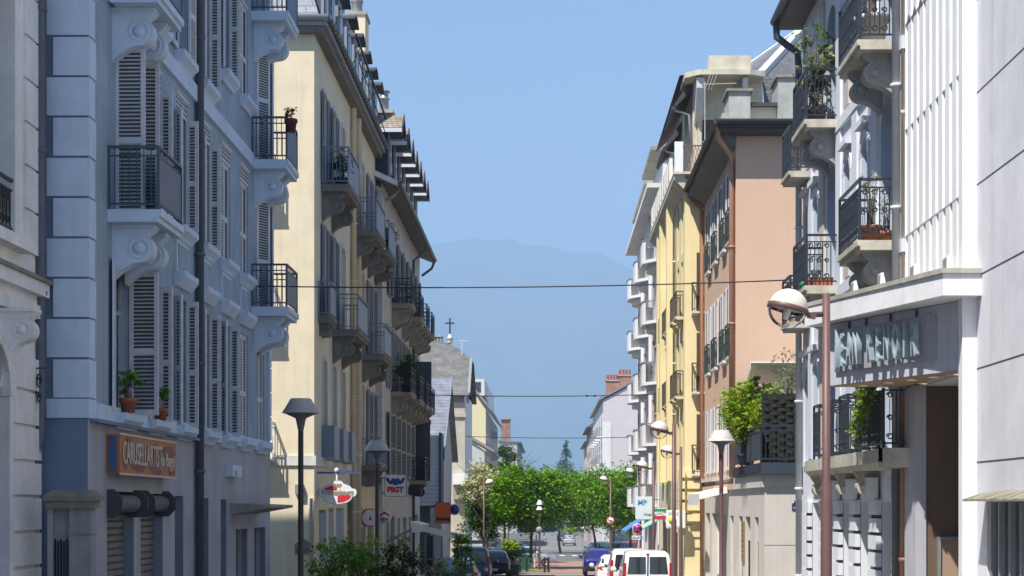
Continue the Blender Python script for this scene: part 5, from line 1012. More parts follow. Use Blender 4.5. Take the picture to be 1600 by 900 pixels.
def globe_lamp(px, gx, gy, z, r, label, side=-1):
    x = xp(px, z); c = Vector((xp(gx, z), z, hz(gy, z))); L = thing('street_lamp', label, 'street lamp', T(x, z, gz(z) + .1), 'globe lamps on brown poles'); M = W[L.name]; zt = c.z + .19
    w = MB(); w.lathe([(.075, gz(z)), (.07, gz(z) + 2.6), (.052, gz(z) + 2.65), (.05, zt), (.0, zt)], polem, (x, z, 0), 14); w.build('pole', L, M, True)
    Rm = Matrix.Rotation(R(14 * -side), 4, 'Y'); 
    w = MB(); e = c + (Rm @ Vector((-side * r * 1.05, 0, -.02))); w.tube([e, (x, z, c.z - .07)], .035, polem, 8); w.bar(e, e + Vector((-side * .1, 0, -.02)), .07, polem); w.build('arm', L, M, True)
    w = MB(); w.lathe([(r * 1.03, -.035), (r * 1.06, -.03), (r * 1.06, .03), (r * 1.02, .035)], polem, c, 28, Rm); w.build('band', L, M, True)
    w = MB(); w.lathe([(r * math.cos(R(q)), r * math.sin(R(q))) for q in range(3, 91, 8)] + [(0, r)], dome, c, 28, Rm); w.build('dome', L, M, True)
    w = MB(); w.lathe([(r * math.cos(R(q)), -r * math.sin(R(q))) for q in range(3, 91, 8)] + [(0, -r)], cg, c, 28, Rm); w.lathe([(.05, .0), (.05, -.06), (.03, -.14), (0, -.15)], white, c, 10, Rm); w.lathe([(r * .96, .0), (0, .02)], dome, c, 20, Rm); w.build('globe', L, M, True)
for px, gx, gy, z, lb in ((1291, 1231, 482, 21.8, 'nearest globe lamp on a brown pole before the cinema canopy'), (1053, 1030, 672, 47, 'second nearest globe lamp, large globe left of a brown pole before the yellow house'), (1064, 1043, 706, 64, 'globe lamp third from the front, globe just below and right of the second'), (1021, 1003, 729, 71, 'globe lamp fourth from the front before the white balcony block'), (1001, 984, 738, 96, 'globe lamp fifth from the front, over the street trees on the right'), (954, 943, 750, 104, 'farthest right-hand globe lamp, whose pole carries the no-left-turn sign')):
    globe_lamp(px, gx, gy, z, .25, lb)
globe_lamp(756, 765, 755, 104, .25, 'only globe lamp on the left side, brown pole with its globe leaning right', 1)
z = 112; x = xp(843, z); h = hz(784, z); L = thing('street_lamp', 'old-style lamp with two white bell shades beside the central street tree', 'street lamp', T(x, z, gz(z))); M = W[L.name]
w = MB(); w.lathe([(.09, gz(z)), (.06, gz(z) + 1.2), (.05, h)], polem, (x, z, 0), 10); w.build('pole', L, M, True)
for dz, r in ((0, .2), (-.34, .22)):
    w = MB(); w.lathe([(.03, h + .12 + dz), (.1, h + .08 + dz), (.16, h - .06 + dz), (r, h - .16 + dz), (r, h - .19 + dz)], white, (x, z, 0), 14); w.build('lamp_shade', L, M, True)
w = MB(); w.lathe([(.22, 0), (.22, .02), (0, .02)], lead, (x - .02, z - .08, hz(828, z)), 16, Matrix.Rotation(R(90), 4, 'X')); tag(w.build('road_sign', None, T(x, z - .1, hz(828, z)), True), 'round grey back of a road sign on the old-style lamp pole', 'road sign')
# ================================================================ hanging shop signs and road signs
sred = mat('sign red', (.62, .03, .035), .4, .05, 5); swhite = mat('sign white', (.78, .78, .77), .4, .04, 5); sblue = mat('sign blue', (.03, .06, .22), .4, .05, 5); sgold = mat('sign gold', (.34, .28, .15), .4, .1, 6); sblk = mat('sign black', (.02, .02, .02), .5); sgrn = mat('sign green', (.03, .28, .12), .4, .06, 5); syel = mat('sign yellow', (.62, .62, .03), .4, .05, 5)
CXR = Matrix.Rotation(R(90), 4, 'X')
def disc(w, x, y, z, r, m, t=.01, n=28): w.lathe([(r, 0), (r, t), (0, t)], m, (x, y, z), n, CXR)
z = 53.2; s = 50.7; S = thing('hanging_sign', 'red and white oval brewery sign hanging from a blue bar on the cream house', 'sign', T(-6.45, z, hz(770, z))); M = W[S.name]; cx, cz = xp(527.5, z), hz(769, z)
half = [(0, .37), (.13, .35), (.19, .27), (.38, .2), (.45, .12), (.56, .10), (.6, .04), (.6, -.04), (.56, -.12), (.46, -.16), (.42, -.24), (.28, -.33), (0, -.38)]
def plate(w, k, dy, m, t=.02): pts = [(a * k, b * k) for a, b in half] + [(-a * k, b * k) for a, b in half[-2:0:-1]]; w.prism([(cx + a, z + dy, cz + b) for a, b in pts], (0, t, 0), m)
w = MB(); plate(w, 1, 0, sblk, .1); plate(w, .975, -.012, swhite, .012); w.build('board', S, M, True)
w = MB(); w.prism([(cx - .42, z - .02, cz + .06), (cx - .4, z - .02, cz + .12), (cx - .25, z - .02, cz + .19), (cx - .17, z - .02, cz + .2), (cx - .02, z - .02, cz + .14), (cx - .02, z - .02, cz + .06)], (0, .006, 0), sred); w.prism([(cx, z - .02, cz - .1), (cx + .41, z - .02, cz - .1), (cx + .38, z - .02, cz - .2), (cx + .2, z - .02, cz - .29), (cx, z - .02, cz - .32)], (0, .006, 0), sred)
w.build('red_quarters', S, M, True)
put('lettering', text_me('Kronenbourg', .225, sgold, .004, (.80, 1.05), bold=.004), S, T(cx, z - .03, cz - .02) @ TXF)
w = MB()
for a in (-.09, 0, .09): disc(w, cx + a, z - .016, cz + .24, .035, sgold, .008, 8)
w.prism([(cx - .12, z - .02, cz + .2), (cx + .12, z - .02, cz + .2), (cx + .1, z - .02, cz + .155), (cx - .1, z - .02, cz + .155)], (0, .006, 0), sgold); w.build('crest', S, M, True)
w = MB(); bb = mat('blue bar', (.05, .10, .28), .4); w.bar((-7.05, z + .03, cz + .6), (-5.75, z + .03, cz + .6), .06, bb); w.bar((cx - .03, z + .03, cz + .36), (cx - .03, z + .03, cz + .75), .05, swhite); w.lathe([(0, .12), (.06, .08), (.07, .02), (.03, -.04)], swhite, (cx - .03, z, cz + .64), 10); w.build('bracket', S, M, True)
def square_sign(name, label, pxl, pxr, pyt, pyb, z, m, wallx, edge=sblk):
    x0, x1, z0, z1 = xp(pxl, z), xp(pxr, z), hz(pyb, z), hz(pyt, z); S = thing(name, label, 'sign', T((x0 + x1) / 2, z, z0)); M = W[S.name]
    w = MB(); r = min(x1 - x0, z1 - z0) * .1; c = [(x0 + r, z0 + r, 180), (x1 - r, z0 + r, 270), (x1 - r, z1 - r, 0), (x0 + r, z1 - r, 90)]; pts = [(a + r * math.cos(R(q + d)), b_ + r * math.sin(R(q + d))) for a, b_, q in c for d in (0, 30, 60, 90)]
    w.prism([(a, z, b_) for a, b_ in pts], (0, .14, 0), edge); k = .96; mx, mz = (x0 + x1) / 2, (z0 + z1) / 2; w.prism([(mx + (a - mx) * k, z - .01, mz + (b_ - mz) * k) for a, b_ in pts], (0, .01, 0), m); w.build('board', S, M, True)
    w = MB()
    for zz in (z0 + .15, z1 - .15): w.bar((mx, z + .08, zz), (wallx, z + .08, zz), .035, iron)
    w.build('bracket', S, M, True); return S, M, mx, mz, x1 - x0, z1 - z0
S, M, mx, mz, sw, sh = square_sign('hanging_sign', 'white square sign with two blue hands and red capitals, above the house-agent sign', 601, 635, 741, 776, 70.9, swhite, -6.78)
put('lettering', text_me('FSGT', .27, sred, .004, (1.08, 1.1), bold=.018), S, T(mx, 70.88, mz - .17) @ TXF)
for s in (-1, 1):
    w = MB(); w.prism([(mx + s * a, 70.88, mz + b_) for a, b_ in ((.36, .34), (.40, .26), (.30, .1), (.18, .04), (.1, .1), (.04, .1), (.02, .28), (.14, .3), (.2, .18), (.28, .3))], (0, .006, 0), sblue); w.build('hand_emblem', S, M, True)
w = MB(); w.prism([(mx + a, 70.875, mz + b_) for a, b_ in ((-.1, .02), (.12, .02), (.14, .14), (.08, .27), (-.08, .27), (-.16, .2))], (0, .006, 0), sblue); w.build('hand_emblem', S, M, True)
z = 66; x, c = xp(577, z), hz(809, z); S = thing('hanging_sign', 'red-edged white octagonal sign behind the second left lamp pole', 'sign', T(x, z, c)); M = W[S.name]
w = MB(); oc = lambda r: [(x + r * math.cos(R(22.5 + 45 * q)), c + r * math.sin(R(22.5 + 45 * q))) for q in range(8)]; w.prism([(a, z, b_) for a, b_ in oc(.38)], (0, .16, 0), sred); w.prism([(a + .04, z - .01, b_) for a, b_ in oc(.33)], (0, .01, 0), swhite); w.prism([(x - .02, z - .02, c - .08), (x + .1, z - .02, c - .08), (x + .04, z - .02, c + .1)], (0, .008, 0), sred); w.bar((x - .3, z + .08, c + .36), (-7.0, z + .08, c + .36), .04, iron); w.build('board', S, M, True)
z = 69.5; x, c = xp(601, z), hz(808, z); S = thing('hanging_sign', 'round white house-agent sign with a red roof chevron below the square sign', 'sign', T(x, z, c)); M = W[S.name]
w = MB(); disc(w, x, z, c, .27, swhite, .02); w.lathe([(.27, 0), (.27, -.1), (0, -.1)], swhite, (x, z, c), 28, CXR); w.prism([(x - .2, z - .03, c + .02), (x, z - .03, c + .14), (x + .2, z - .03, c + .02), (x + .2, z - .03, c + .1), (x, z - .03, c + .23), (x - .2, z - .03, c + .1)], (0, .008, 0), sred); w.bar((x, z + .05, c), (-6.9, z + .05, c), .04, iron); w.build('board', S, M, True)
put('lettering', text_me('ERA', .18, sblue, .004, (1, 1), bold=.008), S, T(x, z - .03, c - .08) @ TXF)
org = mat('orange red panel', (.62, .10, .02), .45, .06, 4); S, M, mx, mz, sw, sh = square_sign('hanging_sign', 'plain orange-red sign box with a dark band, under the weatherboarded bay', 680, 704, 785, 818, 96.5, org, -6.3)
w = MB(); w.box(mx - .36, mx + .4, 96.46, 96.48, mz - .42, mz - .26, sblk); w.build('dark_band', S, M, True)
z = 100; x, c = xp(710, z), hz(796, z); w = MB(); disc(w, x, z, c, .33, swhite, .02); disc(w, x + .02, z - .022, c, .27, sblue, .01); w.bar((x, z + .03, c), (-6.2, z + .03, c), .05, iron); tag(w.build('hanging_sign', None, T(x, z, c), True), 'round blue sign with a white rim right of the orange-red sign box', 'sign')
# right side
S, M, mx, mz, sw, sh = square_sign('hanging_sign', 'large pale blue-white shop board with blue initials behind the globe lamp poles', 993, 1022, 776, 812, 82.6, mat('pale sign', (.62, .72, .78), .4, .04, 4), 5.4, swhite)
slb = mat('sign light blue', (.10, .30, .62), .4); put('lettering', text_me('MP', .34, slb, .004, (1, 1), bold=.01), S, T(mx - .12, 82.58, mz + .28) @ TXF); put('lettering', text_me('Vival', .2, sblk, .003), S, T(mx + .12, 82.58, mz - .3) @ TXF)
S, M, mx, mz, sw, sh = square_sign('hanging_sign', 'green, white and red pizzeria sign between the shop boards', 1020, 1041, 794, 812, 74, swhite, 5.4, swhite)
w = MB(); w.box(mx - sw * .47, mx + sw * .47, 73.975, 73.985, mz + .06, mz + sh * .46, sgrn); w.build('green_stripe', S, M, True); w = MB(); w.box(mx - sw * .47, mx + sw * .47, 73.975, 73.985, mz - sh * .46, mz - .09, sred); w.build('red_stripe', S, M, True)
put('lettering', text_me('PIZZA', .2, swhite, .004, (.85, 1.15), bold=.01), S, T(mx, 73.965, mz + .0) @ TXF)
S, M, mx, mz, sw, sh = square_sign('hanging_sign', 'white poster board with a large yellow disc behind two brown lamp poles', 1041, 1071, 797, 826, 66.2, swhite, 5.6, swhite)
w = MB(); disc(w, mx - .14, 66.18, mz - .02, .155, syel, .006); w.build('yellow_disc', S, M, True); lgy = mat('grey lettering', (.45, .45, .46), .5); put('lettering', text_me('ECOLE', .13, lgy, .003), S, T(mx - .1, 66.17, mz + .25) @ TXF); put('lettering', text_me('ROUSSEAU', .1, lgy, .003), S, T(mx - .08, 66.17, mz - .27) @ TXF)
def road_sign(label, px, py, z, r, face, pole=True):
    x, c = xp(px, z), hz(py, z); S = thing('road_sign', label, 'road sign', T(x, z, gz(z) if pole else c)); M = W[S.name]; w = MB()
    disc(w, x, z, c, r, sred if face != 'x' else sred, .02); w.lathe([(r, 0), (r, -.02), (0, -.02)], lead, (x, z, c), 24, CXR); q = .82
    if face == 'park':
        w = MB(); disc(w, x, z, c, r, swhite, .02); disc(w, x, z - .02, c, r * .93, sred, .008); disc(w, x, z - .03, c, r * .72, mat('sign mid blue', (.06, .06, .42), .4), .006)
        for s in (-1, 1): w.bar((x - s * r * .6, z - .04, c - r * .6), (x + s * r * .6, z - .04, c + r * .6), r * .17, sred)
    else: disc(w, x, z - .02, c, r * .78, swhite, .008)
    if face == 'left':
        w.bar((x + r * .25, z - .034, c - r * .45), (x + r * .25, z - .034, c + r * .1), r * .16, sblk); w.bar((x + r * .3, z - .034, c + r * .1), (x - r * .3, z - .034, c + r * .2), r * .16, sblk); w.prism([(x - r * .25, z - .036, c + r * .42), (x - r * .55, z - .036, c + r * .2), (x - r * .25, z - .036, c - r * .02)], (0, .006, 0), sblk); w.bar((x - r * .6, z - .042, c + r * .6), (x + r * .6, z - .042, c - r * .6), r * .14, sred)
    w.build('disc', S, M, True)
    if pole: w = MB(); w.lathe([(.03, gz(z)), (.03, c + r)], lead, (x, z + .06, 0), 8); w.build('pole', S, M, True)
    return S, M, x, c
road_sign('round no-left-turn sign with a red rim on the farthest right-hand lamp pole', 954, 814, 103.8, .25, 'left', False)
S, M, x, c = road_sign('round blue and red no-stopping sign with a small plate below it', 996, 826, 72, .215, 'park')
w = MB(); w.box(x - .24, x + .22, 71.96, 71.98, c - .46, c - .29, swhite); w.build('plate', S, M, True); put('lettering', text_me('SAUF', .13, sblk, .003), S, T(x - .07, 71.95, c - .375) @ TXF); w = MB(); w.box(x + .1, x + .21, 71.945, 71.955, c - .45, c - .3, slb); w.build('wheelchair_symbol', S, M, True)
road_sign('small far road sign with a red ring near the far parked cars', 910, 825, 190, .26, 'ring')
# awnings
def awning(label, pts, thick, m, m2=None, n=6, cat='awning'):
    a, b_, c, d_ = [Vector(p) for p in pts]; w = MB()   # a,b along the wall; d,c the outer edge
    for i in range(n):
        t0, t1 = i / n, (i + 1) / n; w.prism([a.lerp(b_, t0), a.lerp(b_, t1), d_.lerp(c, t1), d_.lerp(c, t0)], (0, 0, thick), m if i % 2 == 0 or not m2 else m2)
    w.prism([d_, c, c + Vector((0, 0, -.18)), d_ + Vector((0, 0, -.18))], (.01, 0, 0), m2 or m); o_ = w.build('awning', None, T(*a), True); return tag(o_, label, cat)
ablue = mat('blue canvas', (.06, .20, .45), .8); agreen = mat('green canvas', (.10, .38, .32), .8); acream = mat('cream canvas', (.55, .52, .42), .8)
awning('blue sloping shop awning under the pale blue-white shop board', [(5.5, 87, E - .35), (5.5, 92, E - .35), (4.0, 92, E - 1.35), (4.0, 87, E - 1.35)], .04, ablue)
awning('green and cream striped shop awning under the pizzeria sign', [(5.3, 76, E - .5), (5.3, 80.5, E - .5), (4.05, 80.5, E - 1.2), (4.05, 76, E - 1.2)], .04, agreen, acream, 5)
awning('white rolled shop canopy on the salmon house, right of the poster board', [(6.05, 57.5, E + .4), (6.05, 62, E + .4), (5.1, 62, E + .18), (5.1, 57.5, E + .18)], .2, swhite, None, 1)
awning('white shade sail over the corner terrace', [(8.9, 50.5, E + 4.15), (8.9, 54.6, E + 3.4), (6.3, 54.6, E + 3.9), (5.98, 50.5, E + 4.15)], .05, swhite, None, 1, 'shade sail')
A = thing('cafe_awning', 'white folding awning frame over a cafe terrace behind the left shrubs', 'awning', T(-5.4, 74, gz(74))); M = W[A.name]; z = 73.5
w = MB(); xa = xp(651, z); w.box(xa - .07, xa + .07, z - .05, z + .09, gz(z), hz(830, z), swhite); w.build('post', A, M, True); w = MB(); xb = xp(716, z); w.box(xb - .05, xb + .05, z + .6, z + .7, gz(z), hz(852, z), swhite); w.build('post', A, M, True)
w = MB(); w.prism([(xa - .25, z - .2, hz(815, z)), (xa + .3, z - .2, hz(820, z)), (xa + .12, z - .2, hz(832, z)), (xa - .2, z - .2, hz(832, z))], (0, 4, 0), swhite); w.build('cassette', A, M, True)
w = MB(); w.prism([(xa + .1, z - .1, hz(824, z)), (xp(716, z), z - .1, hz(837, z)), (xp(718, z), z - .1, hz(846, z)), (xp(710, z), z - .1, hz(842, z)), (xa + .1, z - .1, hz(829, z))], (0, .12, 0), swhite); w.prism([(xa + .1, z + 3.8, hz(824, z)), (xp(716, z), z + 3.8, hz(837, z)), (xp(716, z), z + 3.8, hz(842, z)), (xa + .1, z + 3.8, hz(829, z))], (0, .12, 0), swhite)
w.build('arm', A, M, True); w = MB(); w.prism([(xa - .2, z - .1, hz(826, z)), (xp(590, z), z - .1, hz(850, z)), (xp(590, z), z - .1, hz(853, z)), (xa - .2, z - .1, hz(830, z))], (0, .1, 0), lead); w.build('arm', A, M, True)
w = MB()
for px in (660, 673, 686): x = xp(px, z); w.box(x - .04, x + .04, z + 1.9, z + 1.98, gz(z), hz(836, z), lead)
w.box(xp(660, z), xp(673, z), z + 1.95, z + 1.97, gz(z) + .5, hz(838, z), glass); w.box(xp(655, z), xp(690, z), z + 1.9, z + 1.98, hz(877, z), hz(875, z), lead); w.build('glazed_screen', A, M, True)
# ================================================================ plants
leafA = leafmat('tree leaves', (.03, .115, .004), (.19, .36, .015)); leafB = leafmat('dark leaves', (.035, .09, .018), (.09, .18, .03)); leafY = leafmat('yellow green leaves', (.16, .30, .02), (.38, .45, .03))
leafG = leafmat('shrub leaves', (.07, .18, .02), (.24, .40, .06)); leafR = leafmat('reddish leaves', (.09, .03, .02), (.10, .11, .03)); leafS = leafmat('grey green leaves', (.12, .16, .07), (.25, .30, .14)); blossom = leafmat('pale blossom', (.40, .40, .20), (.55, .52, .32)); straw = leafmat('dry reeds', (.28, .24, .09), (.20, .24, .06)); pinkf = leafmat('pink flowers', (.65, .06, .18), (.75, .25, .35)); needle = leafmat('blue green needles', (.035, .09, .06), (.06, .14, .09), .15)
bark = mat('bark', (.09, .075, .06), .9, .3, 6, bump=.4); barkl = mat('pale stake', (.42, .35, .24), .8, .15, 4)
def leaves(w, c, rad, n, size, m, clumps=40, rnd=None, flat=.5, shell=.55):
    rnd = rnd or random.Random(1); C = []
    while len(C) < clumps:
        p = Vector((rnd.uniform(-1, 1), rnd.uniform(-1, 1), rnd.uniform(-1, 1)))
        if shell < p.length < 1: C.append(Vector((p.x * rad[0], p.y * rad[1], p.z * rad[2])))
    k = max(1, n // clumps); cr = min(rad) * .23
    for q in C:
        s = rnd.uniform(.6, 1.25)
        for i in range(k):
            p = Vector(c) + q + Vector((rnd.gauss(0, cr * s), rnd.gauss(0, cr * s), rnd.gauss(0, cr * s * .7)))
            a = Vector((rnd.uniform(-1, 1), rnd.uniform(-1, 1), rnd.uniform(-.6, .6))).normalized(); b_ = a.cross(Vector((rnd.uniform(-1, 1), rnd.uniform(-1, 1), 1.3))).normalized()
            l = size * rnd.uniform(.6, 1.25); a *= l; b_ *= l * flat
            w.add([p - a, p + b_, p + a, p - b_], [(0, 1, 2, 3)], m)
def limb(w, p, d, L, r, depth, rnd, m, tips):
    pts = [Vector(p)]; rs = [r]; d = Vector(d).normalized()
    for i in range(4): d = (d + Vector((rnd.uniform(-.2, .2), rnd.uniform(-.2, .2), rnd.uniform(-.05, .15)))).normalized(); pts.append(pts[-1] + d * L / 4); rs.append(r * (1 - .13 * (i + 1)))
    w.tube(pts, rs, m, 6 if depth else 8)
    if depth >= 2: tips.append(pts[-1]); return
    for i in range(3 if depth else 5):
        a = rnd.uniform(0, 6.28); limb(w, pts[-1 - (i % 2)], d * .8 + Vector((math.cos(a), math.sin(a), .25)) * (.75), L * .62, r * .5, depth + 1, rnd, m, tips)
def tree(label, x, y, cz, rad, m, n, size, seed, group='street trees', trunk_r=.14, clumps=110, m2=None, name='street_tree', cat='tree', shell=.35):
    rnd = random.Random(seed); B = thing(name, label, cat, T(x, y, gz(y)), group); M = W[B.name]; w = MB(); g = gz(y); base = cz - rad[2] * .75
    tips = []; limb(w, (x, y, g - .1), (rnd.uniform(-.04, .04), 0, 1), base - g + .3, trunk_r, 0, rnd, bark, tips)
    for i in range(7): a = 6.28 * i / 7; limb(w, (x, y, base), (math.cos(a), math.sin(a), .9), rad[0] * .75, trunk_r * .4, 1, rnd, bark, tips)
    w.build('trunk', B, M, True); w = MB(); leaves(w, (x, y, cz), rad, n, size, m, clumps, rnd, .55, shell)
    if m2: leaves(w, (x, y, cz + rad[2] * .45), (rad[0] * .8, rad[1] * .8, rad[2] * .6), n // 3, size, m2, clumps // 2, rnd, .55, .3)
    w.build('crown', B, M, True); return B
tree('large leafy street tree in the middle with a pale stake at its trunk', xp(829, 116), 116, hz(779, 116), (2.9, 2.9, 2.0), leafA, 15000, .13, 11)
tree('street tree left of the middle one, in front of the yellow house', xp(790, 134), 134, hz(775, 134), (2.6, 2.5, 2.1), leafA, 11000, .14, 12)
tree('street tree right of the middle, over the far parked cars', xp(930, 150), 150, hz(779, 150), (2.9, 2.6, 2.4), leafA, 12000, .15, 13)
tree('rightmost street tree, partly behind the shop boards', xp(985, 128), 128, hz(780, 128), (3.0, 2.6, 2.5), leafA, 12000, .14, 14)
tree('street tree farther off between the two large crowns', xp(876, 178), 178, hz(771, 178), (3.3, 2.8, 2.3), leafA, 11000, .17, 15)
tree('farthest street tree seen under the right-hand crowns', xp(958, 185), 185, hz(782, 185), (3.4, 2.8, 2.9), leafA, 9000, .18, 18)
tree('dark tree topped with pale blossom beside the left globe lamp', xp(757, 126), 126, hz(785, 126), (1.5, 1.6, 2.8), leafB, 10000, .13, 16, None, .12, 90, None, 'blossom_tree')
tree('tree of pale blossom beside the church wall', xp(753, 121), 121, hz(758, 121), (1.1, 1.2, 1.5), blossom, 3600, .12, 17, None, .07, 50, None, 'blossom_tree')
tree('dark bushy tree against the farthest grey house on the left', xp(793, 300), 300, hz(738, 300), (2.0, 2.2, 5.2), leafB, 6000, .28, 19, None, .2, 60, None, 'dark_tree')
# far cedar
y = 340; x = xp(884, y); B = thing('cedar', 'lone blue-green cedar rising above the street trees', 'tree', T(x, y, gz(y))); M = W[B.name]; zt, zb = hz(687, y), hz(742, y); w = MB(); w.tube([(x, y, gz(y)), (x + .05, y, zt)], [.35, .04], bark, 6); w.build('trunk', B, M, True)
w = MB(); rnd = random.Random(5)
for i in range(46):
    t_ = rnd.random() ** .7; z = zt - (zt - zb) * t_; a = rnd.uniform(0, 6.28); L = .4 + 2.5 * t_ * rnd.uniform(.6, 1.1)
    for q in range(46):
        s = rnd.random(); p = Vector((x + math.cos(a) * L * s, y + math.sin(a) * L * s, z - .9 * s * s * L * .4 + rnd.gauss(0, .12))); p += Vector((rnd.gauss(0, .16), rnd.gauss(0, .16), -abs(rnd.gauss(0, .3)) * s)); l = .16; w.add([p, p + Vector((l * rnd.uniform(-1, 1), l * rnd.uniform(-1, 1), -l * 1.5)), p + Vector((l * .6, l * .3, -.1))], [(0, 1, 2)], needle)
w.build('crown', B, M, True)
w = MB(); rnd = random.Random(6)
for i in range(13): leaves(w, (xp(800 + 10 * i, 470), 470 + rnd.uniform(-15, 15), hz(820, 470) + rnd.uniform(-1.5, 2)), (3.4, 3, 4.2), 900, .5, leafB if i % 3 else leafA, 24, rnd)
tag(w.build('far_greenery', None, None), kind='stuff')
w = MB(); leaves(w, (xp(888, 330), 330, gz(330) + 1.2), (2.0, 1, 1.0), 900, .22, leafY, 25, random.Random(9)); tag(w.build('yellow_hedge', None, T(xp(888, 330), 330, gz(330))), 'yellow-green hedge at the far end of the street', 'hedge'); bpy.data.objects['yellow_hedge'].data.transform(T(-xp(888, 330), -330, -gz(330)))
w = MB(); x, y = xp(837, 115.5), 115.5; w.tube([(x - .1, y, gz(y)), (x + .05, y, gz(y) + 2.3)], .05, barkl, 6); tag(w.build('tree_stake', None, T(x, y, gz(y)), True), 'pale wooden stake beside the trunk of the middle street tree', 'stake')
def shrub(label, x, y, z0, z1, rx, m, n, size, seed, flat=.4, name='shrub', stems=7, m2=None, group=None, flowers=None, pot=None, shell=.15, clumps=None):
    rnd = random.Random(seed); B = thing(name, label, 'shrub' if name == 'shrub' else 'plant', T(x, y, z0), group); M = W[B.name]; w = MB(); h = z1 - z0
    for i in range(stems):
        a = 6.28 * i / stems; e = (x + math.cos(a) * rx * rnd.uniform(.3, .9), y + math.sin(a) * rx * rnd.uniform(.3, .9), z0 + h * rnd.uniform(.65, 1.0)); w.tube([(x + math.cos(a) * .05, y + math.sin(a) * .05, z0), (x + (e[0] - x) * .4, y + (e[1] - y) * .4, z0 + h * .45), e], [.022 * h, .014 * h, .005 * h], bark, 5)
    w.build('stem', B, M, True); w = MB(); leaves(w, (x, y, z0 + h * .58), (rx, rx, h * .42), n, size, m, clumps or max(12, n // 55), rnd, flat, shell)
    for i in range(stems * 2):
        a = rnd.uniform(0, 6.28); c = (x + math.cos(a) * rx * rnd.uniform(.2, 1.05), y + math.sin(a) * rx * rnd.uniform(.2, 1), z0 + h * rnd.uniform(.75, 1.08)); leaves(w, c, (.12 * rx + .05, .12 * rx + .05, .1 * h), max(6, n // 90), size, m2 or m, 3, rnd, flat, 0)
    w.build('foliage', B, M, True)
    if flowers: w = MB(); leaves(w, (x, y, z0 + h * .62), (rx, rx, h * .4), flowers[1], size * 1.2, flowers[0], max(5, flowers[1] // 14), rnd, .8, .75); w.build('flowers', B, M, True)
    if pot:
        w = MB(); r, ph, pm = pot; w.lathe([(0, z0 - ph), (r * .7, z0 - ph), (r * .92, z0 - .08), (r * 1.06, z0 - .08), (r * 1.06, z0), (r * .95, z0), (r * .9, z0 - .06), (0, z0 - .05)], pm, (x, y, 0), 20); w.build('pot', B, M, True)
    return B
dplant = mat('dark planter', (.05, .05, .055), .6, .15, 4)
shrub('leafy green shrub nearest the left lamp pole, first of the row', xp(525, 44), 44, gz(44) + .7, hz(846, 44), .72, leafG, 1700, .075, 21, .35, pot=(.4, .55, dplant))
shrub('bright green pointed-leaf shrub, second in the left row beside the lamp pole', xp(567, 45), 45.2, gz(45) + .7, hz(848, 45), .6, leafG, 1500, .07, 22, .35, m2=leafY, pot=(.4, .55, dplant))
shrub('dark reddish shrub with white roses, third in the left row', xp(622, 45), 45.4, gz(45) + .7, hz(848, 45), .62, leafR, 1500, .06, 23, .55, flowers=(blossom, 60), m2=leafG, pot=(.42, .55, dplant))
shrub('tall yellow-green shoots beside the parked blue van', xp(722, 52), 52, gz(52) + .7, hz(828, 52), .36, leafA, 900, .06, 24, .5, m2=leafY, pot=(.4, .55, dplant))
shrub('low pale green shrub below the parked blue van', xp(700, 50), 50, gz(50) + .6, hz(880, 50), .6, leafS, 1300, .05, 25, .5, m2=leafY, pot=(.5, .5, dplant))
shrub('golden yellow shrub in a grey street planter before the plaza', xp(797, 103), 103, gz(103) + .95, hz(846, 103), .42, leafY, 1500, .09, 26, .6, pot=(.42, .9, lead))
shrub('green shrub beside the golden one at the plaza edge', xp(803, 101), 101, gz(101) + .7, hz(862, 101), .45, leafS, 900, .08, 27, .6, pot=(.4, .7, lead))
# terrace plants and screen
zd = E + 1.18
shrub('bright green bamboo hanging over the terrace rail', 6.0, 51.8, zd + .35, zd + 2.35, .7, leafY, 8000, .085, 31, .28, 'terrace_plant', 9, pot=(.3, .34, dplant))
shrub('second bamboo clump beside the wattle screen on the terrace', 6.5, 50.2, zd + .35, zd + 2.1, .5, leafY, 3200, .08, 32, .28, 'terrace_plant', 8, m2=leafG, pot=(.3, .34, dplant))
shrub('small grey-green olive tree behind the wattle screen on the terrace', 7.15, 49.2, zd + .45, zd + 3.0, .66, leafS, 1500, .06, 33, .3, 'terrace_plant', 9, pot=(.35, .44, dplant), clumps=26)
shrub('low green shrub between the bamboo and olive tree on the terrace', 6.75, 49.8, zd + .4, zd + 2.3, .35, leafG, 700, .06, 34, .4, 'terrace_plant', 6, m2=leafY, pot=(.3, .39, dplant))
S = thing('wattle_screen', 'dark woven wattle privacy screen standing behind the terrace rail', 'screen', T(7, 48.5, zd)); M = W[S.name]; wat = mat('dark wattle', (.016, .017, .011), .85, .35, 9); w = MB(); rnd = random.Random(3); x0, x1 = 6.12, 7.45
for i in range(17):
    z = zd + .1 + .108 * i; pts = []
    for k in range(13): x = x0 + (x1 - x0) * k / 12; pts.append((x, 48.5 + .03 * math.sin(k * 1.6 + (i % 2) * 3.14), z + rnd.uniform(-.012, .012)))
    for p, q in zip(pts, pts[1:]): w.bar(p, q, .02, wat, .1)
w.box(x0, x1, 48.56, 48.58, zd + .05, zd + 1.95, wat); w.build('weave', S, M, True); w = MB()
for x in (x0 - .03, (x0 + x1) / 2, x1 + .03): w.box(x - .03, x + .03, 48.52, 48.58, zd, zd + 2.02, wat)
w.build('post', S, M, True)
